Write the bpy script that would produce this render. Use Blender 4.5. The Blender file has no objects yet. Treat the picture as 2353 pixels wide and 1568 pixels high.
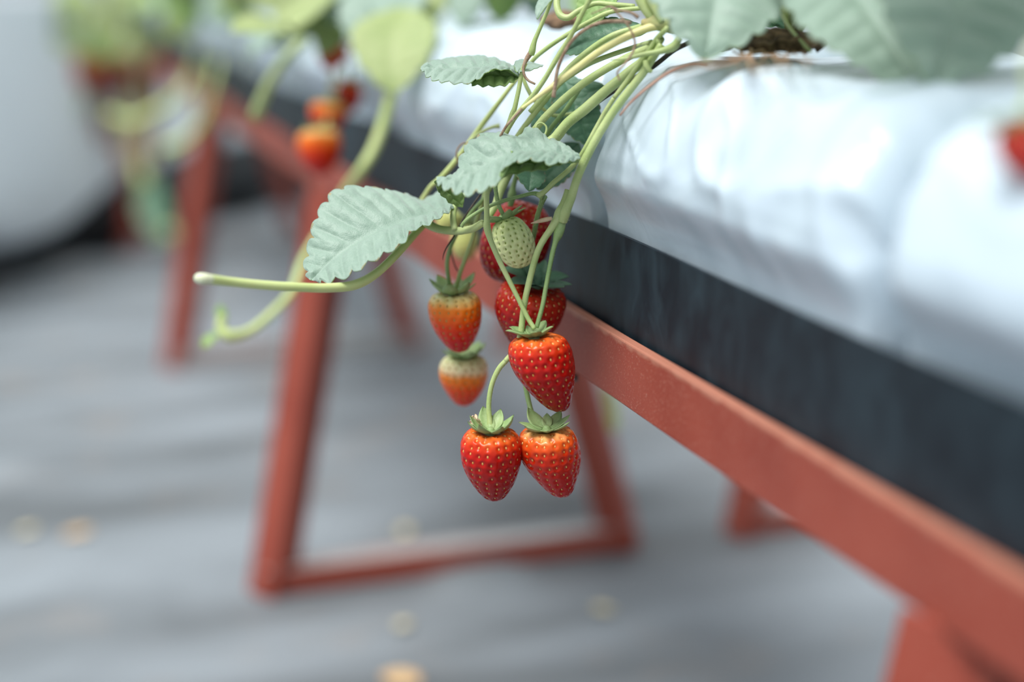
import bpy, math, random
import numpy as np
from mathutils import Vector, Matrix, noise, kdtree

# ------------------------------------------------------------------ camera, sky, light, exposure
FPX = 3400.0; CAMH = 0.6; IW, IH = 2353, 1568
PITCH = math.atan((IH/2+78)/FPX); YAW = math.atan((IW/2-16)/math.hypot(FPX, IH/2+78))
FWD = Vector((math.sin(YAW)*math.cos(PITCH), math.cos(YAW)*math.cos(PITCH), -math.sin(PITCH)))
RGT = Vector((math.cos(YAW), -math.sin(YAW), 0)); UPV = RGT.cross(FWD)
EYE = Vector((0, 0, CAMH))
sc = bpy.context.scene
col = sc.collection
cd = bpy.data.cameras.new('camera'); cam = bpy.data.objects.new('camera', cd); col.objects.link(cam)
cam.matrix_world = Matrix.Translation(EYE) @ Matrix((RGT, UPV, -FWD)).transposed().to_4x4()
cd.sensor_width = 36; cd.lens = FPX/IW*36; cd.clip_start = 0.02; cd.clip_end = 200
cd.dof.use_dof = True; cd.dof.focus_distance = 0.69; cd.dof.aperture_fstop = 2.15
sc.camera = cam
sc.view_settings.view_transform = 'Standard'; sc.view_settings.look = 'None'
sc.view_settings.gamma = 1; sc.view_settings.use_curve_mapping = False
sc.view_settings.exposure = 0.5

w = bpy.data.worlds.new('world'); sc.world = w; w.use_nodes = True
nt = w.node_tree; nt.nodes.clear()
wo = nt.nodes.new('ShaderNodeOutputWorld'); bg = nt.nodes.new('ShaderNodeBackground')
tc = nt.nodes.new('ShaderNodeTexCoord'); sx = nt.nodes.new('ShaderNodeSeparateXYZ'); rp = nt.nodes.new('ShaderNodeValToRGB')
nt.links.new(tc.outputs['Generated'], sx.inputs[0]); nt.links.new(sx.outputs['Z'], rp.inputs[0])
nt.links.new(rp.outputs[0], bg.inputs[0]); nt.links.new(bg.outputs[0], wo.inputs[0])
rp.color_ramp.elements[0].position = 0.0; rp.color_ramp.elements[0].color = (0.50, 0.56, 0.61, 1)
rp.color_ramp.elements[1].position = 0.95; rp.color_ramp.elements[1].color = (1.15, 1.22, 1.25, 1)
bg.inputs[1].default_value = 0.66
sl = bpy.data.lights.new('daylight', 'SUN'); sl.energy = 3.1; sl.angle = math.radians(30); sl.color = (1, 0.985, 0.96)
so = bpy.data.objects.new('daylight', sl); col.objects.link(so)
so.rotation_euler = Vector((0.42, 0.16, -0.88)).to_track_quat('-Z', 'Y').to_euler()

# ------------------------------------------------------------------ helpers
def at(x, y, d): return EYE + (FWD + RGT*((x-IW/2)/FPX) - UPV*((y-IH/2)/FPX))*d
def dirv(r, u, t): return (RGT*r + UPV*u - FWD*t).normalized()
def on_x(x, y, X):
    r = FWD + RGT*((x-IW/2)/FPX) - UPV*((y-IH/2)/FPX); return EYE + r*(X/r.x)
def on_z(x, y, z=0.0):
    r = FWD + RGT*((x-IW/2)/FPX) - UPV*((y-IH/2)/FPX); return EYE + r*((z-CAMH)/r.z)
def wloc(o): return o.location if o is not None else Vector((0, 0, 0))
def tag(o, label=None, cat=None, group=None, kind=None):
    if label: o['label'] = label
    if cat: o['category'] = cat
    if group: o['group'] = group
    if kind: o['kind'] = kind
    return o
def empty(name, loc, label, cat, group=None):
    o = bpy.data.objects.new(name, None); col.objects.link(o); o.location = loc; o.empty_display_size = 0.02
    return tag(o, label, cat, group)
def link(name, vs, fs, mats, parent=None, mi=None, smooth=True, base=None, local=False):
    """one mesh object; vs are world points unless local"""
    if local: off = Vector((0, 0, 0))
    elif parent is not None:
        off = parent.location.copy()
        if parent.parent is not None: off += parent.parent.location
    else: off = Vector(base) if base is not None else Vector((0, 0, 0))
    me = bpy.data.meshes.new(name)
    me.from_pydata([tuple(Vector(v)-off) for v in vs], [], fs)
    for m in (mats if isinstance(mats, (list, tuple)) else [mats]): me.materials.append(m)
    if mi is not None: me.polygons.foreach_set('material_index', mi)
    if smooth: me.polygons.foreach_set('use_smooth', [True]*len(me.polygons))
    me.update()
    o = bpy.data.objects.new(name, me); col.objects.link(o)
    if parent is not None: o.parent = parent
    elif not local: o.location = off
    return o
def bevel(o, wd=0.001, seg=2):
    m = o.modifiers.new('bevel', 'BEVEL'); m.width = wd; m.segments = seg; m.limit_method = 'ANGLE'; return o
def catmull(pts, n):
    pts = [np.array(p, float) for p in pts]
    P = [2*pts[0]-pts[1]] + pts + [2*pts[-1]-pts[-2]]; out = []
    for i in range(1, len(P)-2):
        a, b, c, d = P[i-1:i+3]
        for k in range(n):
            t = k/n
            out.append(0.5*((2*b)+(-a+c)*t+(2*a-5*b+4*c-d)*t*t+(-a+3*b-3*c+d)*t**3))
    out.append(P[-2]); return out
def tube_geo(pts, radii, n=6, seg=10, lump=0.0):
    """pts world vectors, radii per point"""
    data = catmull([list(p)+[r] for p, r in zip(pts, radii)], n)
    C_ = [Vector(q[:3]) for q in data]; Rr = [max(1e-5, q[3]) for q in data]
    vs, fs = [], []; nrm = None
    for i, c in enumerate(C_):
        t = (C_[min(i+1, len(C_)-1)]-C_[max(i-1, 0)]).normalized()
        if nrm is None: nrm = t.orthogonal().normalized()
        nrm = (nrm - t*nrm.dot(t)).normalized(); b = t.cross(nrm)
        for k in range(seg):
            a = 2*math.pi*k/seg
            r = Rr[i]*(1+lump*noise.noise(c*220+Vector((k*0.7, 0, 0))))
            vs.append(c+(nrm*math.cos(a)+b*math.sin(a))*r)
    for i in range(len(C_)-1):
        for k in range(seg):
            fs.append((i*seg+k, i*seg+(k+1) % seg, (i+1)*seg+(k+1) % seg, (i+1)*seg+k))
    fs.append(tuple(range(seg))[::-1]); fs.append(tuple((len(C_)-1)*seg+k for k in range(seg)))
    return vs, fs
def tube(name, pts, radii, mat, parent=None, seg=10, n=6, lump=0.0, base=None, hair=None):
    vs, fs = tube_geo(pts, radii, n, seg, lump)
    mats = [mat]; mi = None
    if hair:                                   # fine downy hairs standing off the stem
        rnd = random.Random(len(vs)); nring = (len(vs))//seg; L0 = len(fs)
        for _ in range(hair):
            i = rnd.randrange(nring-1); k = rnd.randrange(seg); v = vs[i*seg+k]
            c = sum((vs[i*seg+q] for q in range(seg)), Vector())/seg
            out = (v-c).normalized(); tdir = (vs[(i+1)*seg+k]-v).normalized()
            tip = v+out*rnd.uniform(.0006, .0013)+tdir*rnd.uniform(-.0004, .0006); s = out.cross(tdir)*0.00004
            j = len(vs); vs += [v-s-out*.0001, v+s-out*.0001, tip]; fs.append((j, j+1, j+2))
        mats = [mat, M_hair]; mi = [0]*L0+[1]*(len(fs)-L0)
    return link(name, vs, fs, mats, parent, mi=mi, base=base)
def pxtube(name, pts, mat, parent=None, **kw):
    """pts: (x, y, depth, radius in pixels)"""
    return tube(name, [at(p[0], p[1], p[2]) for p in pts], [p[3]/FPX*p[2] for p in pts], mat, parent, **kw)
def bx(vs, fs, c, s, ax=None):
    """box with centre c, size s, axes ax"""
    ax = ax or (Vector((1, 0, 0)), Vector((0, 1, 0)), Vector((0, 0, 1))); c = Vector(c); j = len(vs)
    for dz in (-1, 1):
        for dx, dy in ((-1, -1), (1, -1), (1, 1), (-1, 1)):
            vs.append(c+ax[0]*dx*s[0]/2+ax[1]*dy*s[1]/2+ax[2]*dz*s[2]/2)
    fs += [(j+3, j+2, j+1, j), (j+4, j+5, j+6, j+7), (j, j+1, j+5, j+4), (j+1, j+2, j+6, j+5), (j+2, j+3, j+7, j+6), (j+3, j, j+4, j+7)]
def prism(vs, fs, a, b, prof, u, v):
    """extrude a closed 2D profile (in axes u, v) from a to b"""
    j = len(vs); n = len(prof)
    for e in (a, b):
        for p in prof: vs.append(Vector(e)+u*p[0]+v*p[1])
    for k in range(n): fs.append((j+k, j+(k+1) % n, j+n+(k+1) % n, j+n+k))
    fs.append(tuple(j+k for k in range(n))[::-1]); fs.append(tuple(j+n+k for k in range(n)))
def L_prof(a, b, t): return [(0, 0), (a, 0), (a, t), (t, t), (t, b), (0, b)]

# ------------------------------------------------------------------ materials
def mat_new(name):
    m = bpy.data.materials.new(name); m.use_nodes = True
    return m, m.node_tree, m.node_tree.nodes['Principled BSDF']
def N(nt_, kind, **kw):
    n = nt_.nodes.new(kind)
    for k, v in kw.items():
        if k in n.inputs.keys() if isinstance(k, str) else False: n.inputs[k].default_value = v
        else: setattr(n, k, v)
    return n
def simple(name, c1, c2=None, scale=40, rough=0.5, bump=0.0, bscale=None, sss=0.0, spec=0.5, coat=0.0, detail=5, lo=.35, hi=.65, trans=0.0, sheen=0.0):
    m, t, p = mat_new(name)
    tcn = N(t, 'ShaderNodeTexCoord')
    if c2 is not None:
        nz = N(t, 'ShaderNodeTexNoise'); nz.inputs['Scale'].default_value = scale; nz.inputs['Detail'].default_value = detail
        t.links.new(tcn.outputs['Object'], nz.inputs['Vector'])
        r = N(t, 'ShaderNodeValToRGB'); r.color_ramp.elements[0].position = lo; r.color_ramp.elements[1].position = hi
        r.color_ramp.elements[0].color = (*c1, 1); r.color_ramp.elements[1].color = (*c2, 1)
        t.links.new(nz.outputs['Fac'], r.inputs[0]); t.links.new(r.outputs[0], p.inputs['Base Color'])
    else: p.inputs['Base Color'].default_value = (*c1, 1)
    p.inputs['Roughness'].default_value = rough; p.inputs['Specular IOR Level'].default_value = spec
    p.inputs['Coat Weight'].default_value = coat; p.inputs['Sheen Weight'].default_value = sheen
    if sss:
        p.inputs['Subsurface Weight'].default_value = sss; p.inputs['Subsurface Scale'].default_value = 0.004
        p.inputs['Subsurface Radius'].default_value = (1, .6, .3)
    if bump:
        nb = N(t, 'ShaderNodeTexNoise'); nb.inputs['Scale'].default_value = bscale or scale*4; nb.inputs['Detail'].default_value = 4
        t.links.new(tcn.outputs['Object'], nb.inputs['Vector'])
        b = N(t, 'ShaderNodeBump'); b.inputs['Strength'].default_value = bump; b.inputs['Distance'].default_value = 0.001
        t.links.new(nb.outputs['Fac'], b.inputs['Height']); t.links.new(b.outputs[0], p.inputs['Normal'])
    if trans:
        tr = N(t, 'ShaderNodeBsdfTranslucent'); mx = N(t, 'ShaderNodeMixShader'); mx.inputs[0].default_value = trans
        tr.inputs[0].default_value = (*[min(1, x*1.3) for x in c1], 1)
        t.links.new(p.outputs[0], mx.inputs[1]); t.links.new(tr.outputs[0], mx.inputs[2])
        t.links.new(mx.outputs[0], t.nodes['Material Output'].inputs[0])
    return m
M_hair = simple('fine_hair', (0.75, 0.78, 0.6), rough=.6)
M_stem = simple('green_stem', (0.34, 0.44, 0.16), (0.47, 0.55, 0.25), scale=60, rough=.45, bump=.15, bscale=900, sss=.15)
M_stem_dk = simple('deep_green_stem', (0.17, 0.28, 0.10), (0.27, 0.38, 0.15), scale=60, rough=.45, bump=.15, bscale=900, sss=.1)
M_stem_y = simple('yellow_stem', (0.62, 0.60, 0.24), (0.72, 0.66, 0.33), scale=60, rough=.5, bump=.15, bscale=900, sss=.15)
M_stem_p = simple('pale_runner', (0.46, 0.56, 0.20), (0.56, 0.64, 0.28), scale=50, rough=.45, sss=.2)
M_cut = simple('dry_runner_tip', (0.70, 0.74, 0.55), (0.6, 0.62, 0.4), scale=300, rough=.7)
M_brown = simple('dry_brown_stem', (0.20, 0.12, 0.07), (0.38, 0.27, 0.19), scale=300, rough=.75, bump=.3, bscale=900)
M_pinkstem = simple('reddish_runner', (0.40, 0.20, 0.15), (0.52, 0.32, 0.24), scale=120, rough=.6)
M_root = simple('dry_root', (0.30, 0.17, 0.09), (0.48, 0.30, 0.17), scale=300, rough=.8)
M_dark = simple('dark_dry_stem', (0.02, 0.018, 0.015), (0.07, 0.05, 0.035), scale=300, rough=.6)
M_soil = simple('coir_soil', (0.06, 0.035, 0.02), (0.26, 0.16, 0.09), scale=220, rough=.95, bump=1, bscale=500)
M_sepal = simple('sepal_green', (0.26, 0.40, 0.15), (0.38, 0.50, 0.23), scale=200, rough=.5, bump=.2, bscale=700, trans=.2)
M_bract = simple('dry_bract', (0.50, 0.34, 0.20), (0.62, 0.50, 0.34), scale=200, rough=.7)

def leaf_mat(name, c1, c2, vein, rough=.5, sheen=.35, trans=.12):
    m, t, p = mat_new(name)
    tcn = N(t, 'ShaderNodeTexCoord')
    nz = N(t, 'ShaderNodeTexNoise'); nz.inputs['Scale'].default_value = 45; nz.inputs['Detail'].default_value = 4
    t.links.new(tcn.outputs['Object'], nz.inputs['Vector'])
    r = N(t, 'ShaderNodeValToRGB'); r.color_ramp.elements[0].position = .35; r.color_ramp.elements[1].position = .7
    r.color_ramp.elements[0].color = (*c1, 1); r.color_ramp.elements[1].color = (*c2, 1)
    t.links.new(nz.outputs['Fac'], r.inputs[0])
    vr = N(t, 'ShaderNodeTexVoronoi'); vr.feature = 'DISTANCE_TO_EDGE'; vr.inputs['Scale'].default_value = 800
    dn = N(t, 'ShaderNodeTexNoise'); dn.inputs['Scale'].default_value = 160
    t.links.new(tcn.outputs['Object'], dn.inputs['Vector'])
    mixv = N(t, 'ShaderNodeMixRGB'); mixv.inputs[0].default_value = .004
    t.links.new(tcn.outputs['Object'], mixv.inputs[1]); t.links.new(dn.outputs['Color'], mixv.inputs[2]); t.links.new(mixv.outputs[0], vr.inputs['Vector'])
    r2 = N(t, 'ShaderNodeValToRGB'); r2.color_ramp.elements[0].position = 0; r2.color_ramp.elements[1].position = .22
    r2.color_ramp.elements[0].color = (1, 1, 1, 1); r2.color_ramp.elements[1].color = (0, 0, 0, 1)
    t.links.new(vr.outputs['Distance'], r2.inputs[0])
    mul = N(t, 'ShaderNodeMath'); mul.operation = 'MULTIPLY'; mul.inputs[1].default_value = .35
    t.links.new(r2.outputs[0], mul.inputs[0])
    mc = N(t, 'ShaderNodeMixRGB'); mc.inputs[2].default_value = (*vein, 1)
    t.links.new(mul.outputs[0], mc.inputs[0]); t.links.new(r.outputs[0], mc.inputs[1]); t.links.new(mc.outputs[0], p.inputs['Base Color'])
    b = N(t, 'ShaderNodeBump'); b.invert = True; b.inputs['Strength'].default_value = .25; b.inputs['Distance'].default_value = .0002
    t.links.new(r2.outputs[0], b.inputs['Height']); t.links.new(b.outputs[0], p.inputs['Normal'])
    p.inputs['Roughness'].default_value = rough; p.inputs['Sheen Weight'].default_value = sheen; p.inputs['Sheen Roughness'].default_value = .5
    tr = N(t, 'ShaderNodeBsdfTranslucent'); mx = N(t, 'ShaderNodeMixShader'); mx.inputs[0].default_value = trans
    tr.inputs[0].default_value = (0.35, 0.6, 0.12, 1)
    t.links.new(p.outputs[0], mx.inputs[1]); t.links.new(tr.outputs[0], mx.inputs[2]); t.links.new(mx.outputs[0], t.nodes['Material Output'].inputs[0])
    return m
M_leaf = leaf_mat('leaf_top', (0.205, 0.305, 0.24), (0.27, 0.375, 0.305), (0.32, 0.43, 0.35))
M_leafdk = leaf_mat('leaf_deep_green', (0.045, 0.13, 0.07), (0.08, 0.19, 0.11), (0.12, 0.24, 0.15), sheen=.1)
M_leafun = leaf_mat('leaf_underside', (0.20, 0.33, 0.09), (0.27, 0.40, 0.13), (0.34, 0.47, 0.2), sheen=.1)
M_leafy = leaf_mat('leaf_yellow_green', (0.36, 0.44, 0.17), (0.46, 0.52, 0.24), (0.45, 0.55, 0.25), sheen=.1, trans=.3)
M_edge = simple('brown_leaf_edge', (0.20, 0.17, 0.10), (0.30, 0.29, 0.17), scale=200, rough=.7)

def berry_mat(name, stops, h, soft=.08):
    """colour runs down the fruit from the calyx end (z=0) to the tip (z=-h): how ripe the skin is"""
    m, t, p = mat_new(name)
    tcn = N(t, 'ShaderNodeTexCoord'); s = N(t, 'ShaderNodeSeparateXYZ'); t.links.new(tcn.outputs['Object'], s.inputs[0])
    dv = N(t, 'ShaderNodeMath'); dv.operation = 'DIVIDE'; dv.inputs[1].default_value = -h; t.links.new(s.outputs['Z'], dv.inputs[0])
    nz = N(t, 'ShaderNodeTexNoise'); nz.inputs['Scale'].default_value = 90; t.links.new(tcn.outputs['Object'], nz.inputs['Vector'])
    ma = N(t, 'ShaderNodeMath'); ma.operation = 'MULTIPLY_ADD'; ma.inputs[1].default_value = .22; t.links.new(nz.outputs['Fac'], ma.inputs[0]); t.links.new(dv.outputs[0], ma.inputs[2])
    sb = N(t, 'ShaderNodeMath'); sb.operation = 'SUBTRACT'; sb.inputs[1].default_value = .11; t.links.new(ma.outputs[0], sb.inputs[0])
    r = N(t, 'ShaderNodeValToRGB'); el = r.color_ramp.elements
    while len(el) < len(stops): el.new(.5)
    for e, (pos, c) in zip(el, stops): e.position = pos; e.color = (*c, 1)
    t.links.new(sb.outputs[0], r.inputs[0]); t.links.new(r.outputs[0], p.inputs['Base Color'])
    p.inputs['Roughness'].default_value = .22; p.inputs['Specular IOR Level'].default_value = .10
    p.inputs['Coat Weight'].default_value = .36; p.inputs['Coat Roughness'].default_value = .07
    p.inputs['Subsurface Weight'].default_value = soft; p.inputs['Subsurface Scale'].default_value = .003; p.inputs['Subsurface Radius'].default_value = (1, .25, .12)
    b = N(t, 'ShaderNodeBump'); b.inputs['Strength'].default_value = .12; b.inputs['Distance'].default_value = .0005
    n2 = N(t, 'ShaderNodeTexNoise'); n2.inputs['Scale'].default_value = 700; t.links.new(tcn.outputs['Object'], n2.inputs['Vector'])
    t.links.new(n2.outputs['Fac'], b.inputs['Height']); t.links.new(b.outputs[0], p.inputs['Normal'])
    return m
M_seed_y = simple('seed_yellow', (0.66, 0.36, 0.08), (0.80, 0.52, 0.18), scale=400, rough=.4)
M_seed_o = simple('seed_olive', (0.42, 0.26, 0.06), (0.55, 0.38, 0.1), scale=400, rough=.4)
M_seed_g = simple('seed_green', (0.20, 0.28, 0.05), (0.34, 0.38, 0.1), scale=400, rough=.4)

def paint_mat():
    m, t, p = mat_new('red_oxide_paint')
    tcn = N(t, 'ShaderNodeTexCoord')
    n1 = N(t, 'ShaderNodeTexNoise'); n1.inputs['Scale'].default_value = 14; n1.inputs['Detail'].default_value = 8
    n2 = N(t, 'ShaderNodeTexNoise'); n2.inputs['Scale'].default_value = 900; n2.inputs['Detail'].default_value = 2
    for n in (n1, n2): t.links.new(tcn.outputs['Object'], n.inputs['Vector'])
    r = N(t, 'ShaderNodeValToRGB'); r.color_ramp.elements[0].position = .3; r.color_ramp.elements[1].position = .75
    r.color_ramp.elements[0].color = (0.235, 0.034, 0.018, 1); r.color_ramp.elements[1].color = (0.32, 0.060, 0.034, 1)
    t.links.new(n1.outputs['Fac'], r.inputs[0])
    r2 = N(t, 'ShaderNodeValToRGB'); r2.color_ramp.elements[0].position = .60; r2.color_ramp.elements[1].position = .78
    t.links.new(n2.outputs['Fac'], r2.inputs[0])
    mx = N(t, 'ShaderNodeMixRGB'); mx.inputs[2].default_value = (0.48, 0.22, 0.16, 1)
    t.links.new(r2.outputs[0], mx.inputs[0]); t.links.new(r.outputs[0], mx.inputs[1]); t.links.new(mx.outputs[0], p.inputs['Base Color'])
    b = N(t, 'ShaderNodeBump'); b.inputs['Strength'].default_value = .3; b.inputs['Distance'].default_value = .0006
    t.links.new(n2.outputs['Fac'], b.inputs['Height']); t.links.new(b.outputs[0], p.inputs['Normal'])
    p.inputs['Roughness'].default_value = .55
    return m
M_paint = paint_mat()
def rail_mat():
    m = M_paint.copy(); m.name = 'red_rail_paint_pale_edges'; t = m.node_tree; p = t.nodes['Principled BSDF']
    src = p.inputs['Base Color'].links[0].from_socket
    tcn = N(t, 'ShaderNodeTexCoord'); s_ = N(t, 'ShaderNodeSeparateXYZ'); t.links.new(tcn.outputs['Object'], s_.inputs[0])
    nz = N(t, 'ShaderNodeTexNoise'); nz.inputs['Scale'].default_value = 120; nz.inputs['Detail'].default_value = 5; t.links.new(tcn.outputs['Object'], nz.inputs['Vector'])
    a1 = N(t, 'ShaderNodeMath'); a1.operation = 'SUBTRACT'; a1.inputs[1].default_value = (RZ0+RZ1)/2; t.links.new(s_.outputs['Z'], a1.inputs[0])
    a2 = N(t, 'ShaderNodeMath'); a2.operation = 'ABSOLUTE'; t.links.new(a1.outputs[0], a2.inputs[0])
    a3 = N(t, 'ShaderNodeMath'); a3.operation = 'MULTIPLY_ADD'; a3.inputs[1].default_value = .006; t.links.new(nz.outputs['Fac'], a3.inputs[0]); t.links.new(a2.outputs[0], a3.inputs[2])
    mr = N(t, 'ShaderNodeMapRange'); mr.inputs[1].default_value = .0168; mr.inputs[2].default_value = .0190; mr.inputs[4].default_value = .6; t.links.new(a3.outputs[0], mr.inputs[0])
    mx = N(t, 'ShaderNodeMixRGB'); mx.inputs[2].default_value = (.50, .24, .16, 1)  # paler mix near the rail's top and bottom edges, broken by noise
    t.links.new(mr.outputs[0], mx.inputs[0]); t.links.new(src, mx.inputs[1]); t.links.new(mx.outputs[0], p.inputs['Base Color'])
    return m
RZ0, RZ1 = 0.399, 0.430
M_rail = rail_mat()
M_dust = simple('dusty_worn_paint', (0.40, 0.30, 0.28), (0.42, 0.43, 0.43), scale=7, rough=.8, detail=3)
M_bolt = simple('dark_steel', (0.05, 0.045, 0.04), (0.12, 0.1, 0.09), scale=300, rough=.5)

def board_mat():
    m, t, p = mat_new('black_plastic_board')
    tcn = N(t, 'ShaderNodeTexCoord'); mp = N(t, 'ShaderNodeMapping'); mp.inputs['Scale'].default_value = (1, 1, .6); mp.inputs['Rotation'].default_value = (.5, 0, 0)
    t.links.new(tcn.outputs['Object'], mp.inputs[0])
    n1 = N(t, 'ShaderNodeTexNoise'); n1.inputs['Scale'].default_value = 45; n1.inputs['Detail'].default_value = 6; n1.inputs['Distortion'].default_value = 1.2
    t.links.new(mp.outputs[0], n1.inputs['Vector'])
    r = N(t, 'ShaderNodeValToRGB'); e = r.color_ramp.elements; e[0].position = .38; e[0].color = (0.005, 0.010, 0.016, 1); e[1].position = .78; e[1].color = (0.021, 0.038, 0.050, 1)
    t.links.new(n1.outputs['Fac'], r.inputs[0]); t.links.new(r.outputs[0], p.inputs['Base Color'])
    r3 = N(t, 'ShaderNodeMapRange'); r3.inputs[3].default_value = .42; r3.inputs[4].default_value = .65; p.inputs['Specular IOR Level'].default_value = .3
    t.links.new(n1.outputs['Fac'], r3.inputs[0]); t.links.new(r3.outputs[0], p.inputs['Roughness'])
    return m
M_board = board_mat()
def bag_mat():
    m, t, p = mat_new('white_plastic_film')
    tcn = N(t, 'ShaderNodeTexCoord')
    n1 = N(t, 'ShaderNodeTexNoise'); n1.inputs['Scale'].default_value = 22; n1.inputs['Detail'].default_value = 5; n1.inputs['Distortion'].default_value = .8
    n2 = N(t, 'ShaderNodeTexNoise'); n2.inputs['Scale'].default_value = 260
    for n in (n1, n2): t.links.new(tcn.outputs['Object'], n.inputs['Vector'])
    p.inputs['Base Color'].default_value = (0.56, 0.665, 0.75, 1); p.inputs['Roughness'].default_value = .27; p.inputs['Specular IOR Level'].default_value = .6
    b = N(t, 'ShaderNodeBump'); b.inputs['Strength'].default_value = .22; b.inputs['Distance'].default_value = .005
    b2 = N(t, 'ShaderNodeBump'); b2.inputs['Strength'].default_value = .1; b2.inputs['Distance'].default_value = .0006
    t.links.new(n1.outputs['Fac'], b.inputs['Height']); t.links.new(n2.outputs['Fac'], b2.inputs['Height'])
    t.links.new(b.outputs[0], b2.inputs['Normal']); t.links.new(b2.outputs[0], p.inputs['Normal'])
    return m
M_bag = bag_mat()
M_sheet = simple('white_cloth_film', (0.74, 0.81, 0.88), (0.80, 0.85, 0.90), scale=3, rough=.5, trans=.5)
M_black = simple('black_film', (0.006, 0.008, 0.009), (0.018, 0.02, 0.022), scale=9, rough=.45)

def ground_mat():
    m, t, p = mat_new('woven_ground_cover')
    tcn = N(t, 'ShaderNodeTexCoord')
    n1 = N(t, 'ShaderNodeTexNoise'); n1.inputs['Scale'].default_value = 2.2; n1.inputs['Detail'].default_value = 6
    n3 = N(t, 'ShaderNodeTexNoise'); n3.inputs['Scale'].default_value = 7; n3.inputs['Detail'].default_value = 5
    wv = N(t, 'ShaderNodeTexWave'); wv.inputs['Scale'].default_value = 130; wv2 = N(t, 'ShaderNodeTexWave'); wv2.inputs['Scale'].default_value = 130; wv2.bands_direction = 'Y'
    for n in (n3, wv, wv2): t.links.new(tcn.outputs['Object'], n.inputs['Vector'])
    mpg = N(t, 'ShaderNodeMapping'); mpg.inputs['Scale'].default_value = (.8, 2.6, 1); mpg.inputs['Rotation'].default_value = (0, 0, -.45)
    t.links.new(tcn.outputs['Object'], mpg.inputs[0]); t.links.new(mpg.outputs[0], n1.inputs['Vector'])
    r = N(t, 'ShaderNodeValToRGB'); e = r.color_ramp.elements; e[0].position = .36; e[0].color = (0.12, 0.135, 0.145, 1); e[1].position = .66; e[1].color = (0.27, 0.305, 0.335, 1)
    t.links.new(n1.outputs['Fac'], r.inputs[0])
    r2 = N(t, 'ShaderNodeValToRGB'); e = r2.color_ramp.elements; e[0].position = .56; e[0].color = (0, 0, 0, 1); e[1].position = .76; e[1].color = (.5, .5, .5, 1)
    t.links.new(n3.outputs['Fac'], r2.inputs[0])
    mx = N(t, 'ShaderNodeMixRGB'); mx.inputs[2].default_value = (0.30, 0.25, 0.21, 1)
    t.links.new(r2.outputs[0], mx.inputs[0]); t.links.new(r.outputs[0], mx.inputs[1])
    mul = N(t, 'ShaderNodeMath'); mul.operation = 'MULTIPLY'; t.links.new(wv.outputs['Fac'], mul.inputs[0]); t.links.new(wv2.outputs['Fac'], mul.inputs[1])
    m2 = N(t, 'ShaderNodeMixRGB'); m2.blend_type = 'MULTIPLY'; m2.inputs[2].default_value = (.75, .76, .78, 1)
    t.links.new(mul.outputs[0], m2.inputs[0]); t.links.new(mx.outputs[0], m2.inputs[1]); t.links.new(m2.outputs[0], p.inputs['Base Color'])
    b = N(t, 'ShaderNodeBump'); b.inputs['Strength'].default_value = .4; b.inputs['Distance'].default_value = .001
    t.links.new(mul.outputs[0], b.inputs['Height']); t.links.new(b.outputs[0], p.inputs['Normal'])
    p.inputs['Roughness'].default_value = .62
    return m
M_ground = ground_mat()
M_deadleaf = simple('dead_leaf', (0.42, 0.25, 0.12), (0.55, 0.38, 0.2), scale=80, rough=.8)
M_deadpale = simple('dead_leaf_pale', (0.55, 0.50, 0.32), (0.62, 0.52, 0.30), scale=80, rough=.8)

# ------------------------------------------------------------------ setting: the ground
def ground_z(x, y):
    v = Vector((x, y, 0))
    z = .014*noise.noise(v*1.6)+.005*noise.noise(v*5)
    rdg = 1-abs(noise.noise(Vector((x*2.2+y*1.2, y*3.4-x*2.0, 3))))*2.2
    z += .014*max(0, rdg)**3
    for yy in (1.35, 2.24, 3.25, .39):      # flat where the trestles stand
        k = math.exp(-((y-yy)/.07)**2)
        if .1 < x < .72: z = z*(1-k)
    # the cloth rides up over the middle of the near foot bar
    z += .020*math.exp(-((y-1.315)/.030)**2)*math.exp(-((x-.405)/.055)**4)
    return z
vs, fs = [], []
xs = np.concatenate([np.linspace(-12, -1.2, 14)[:-1], np.linspace(-1.2, 2.2, 190), np.linspace(2.2, 14, 14)[1:]])
ys = np.concatenate([np.linspace(-4, .2, 8)[:-1], np.linspace(.2, 4.4, 230), np.linspace(4.4, 30, 14)[1:]])
for y in ys:
    for x in xs:
        inside = -1.2 <= x <= 2.2 and .2 <= y <= 4.4
        vs.append((x, y, ground_z(x, y) if inside else 0))
nx = len(xs)
for j in range(len(ys)-1):
    for i in range(nx-1): fs.append((j*nx+i, j*nx+i+1, (j+1)*nx+i+1, (j+1)*nx+i))
tag(link('floor', vs, fs, M_ground), kind='structure')

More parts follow.
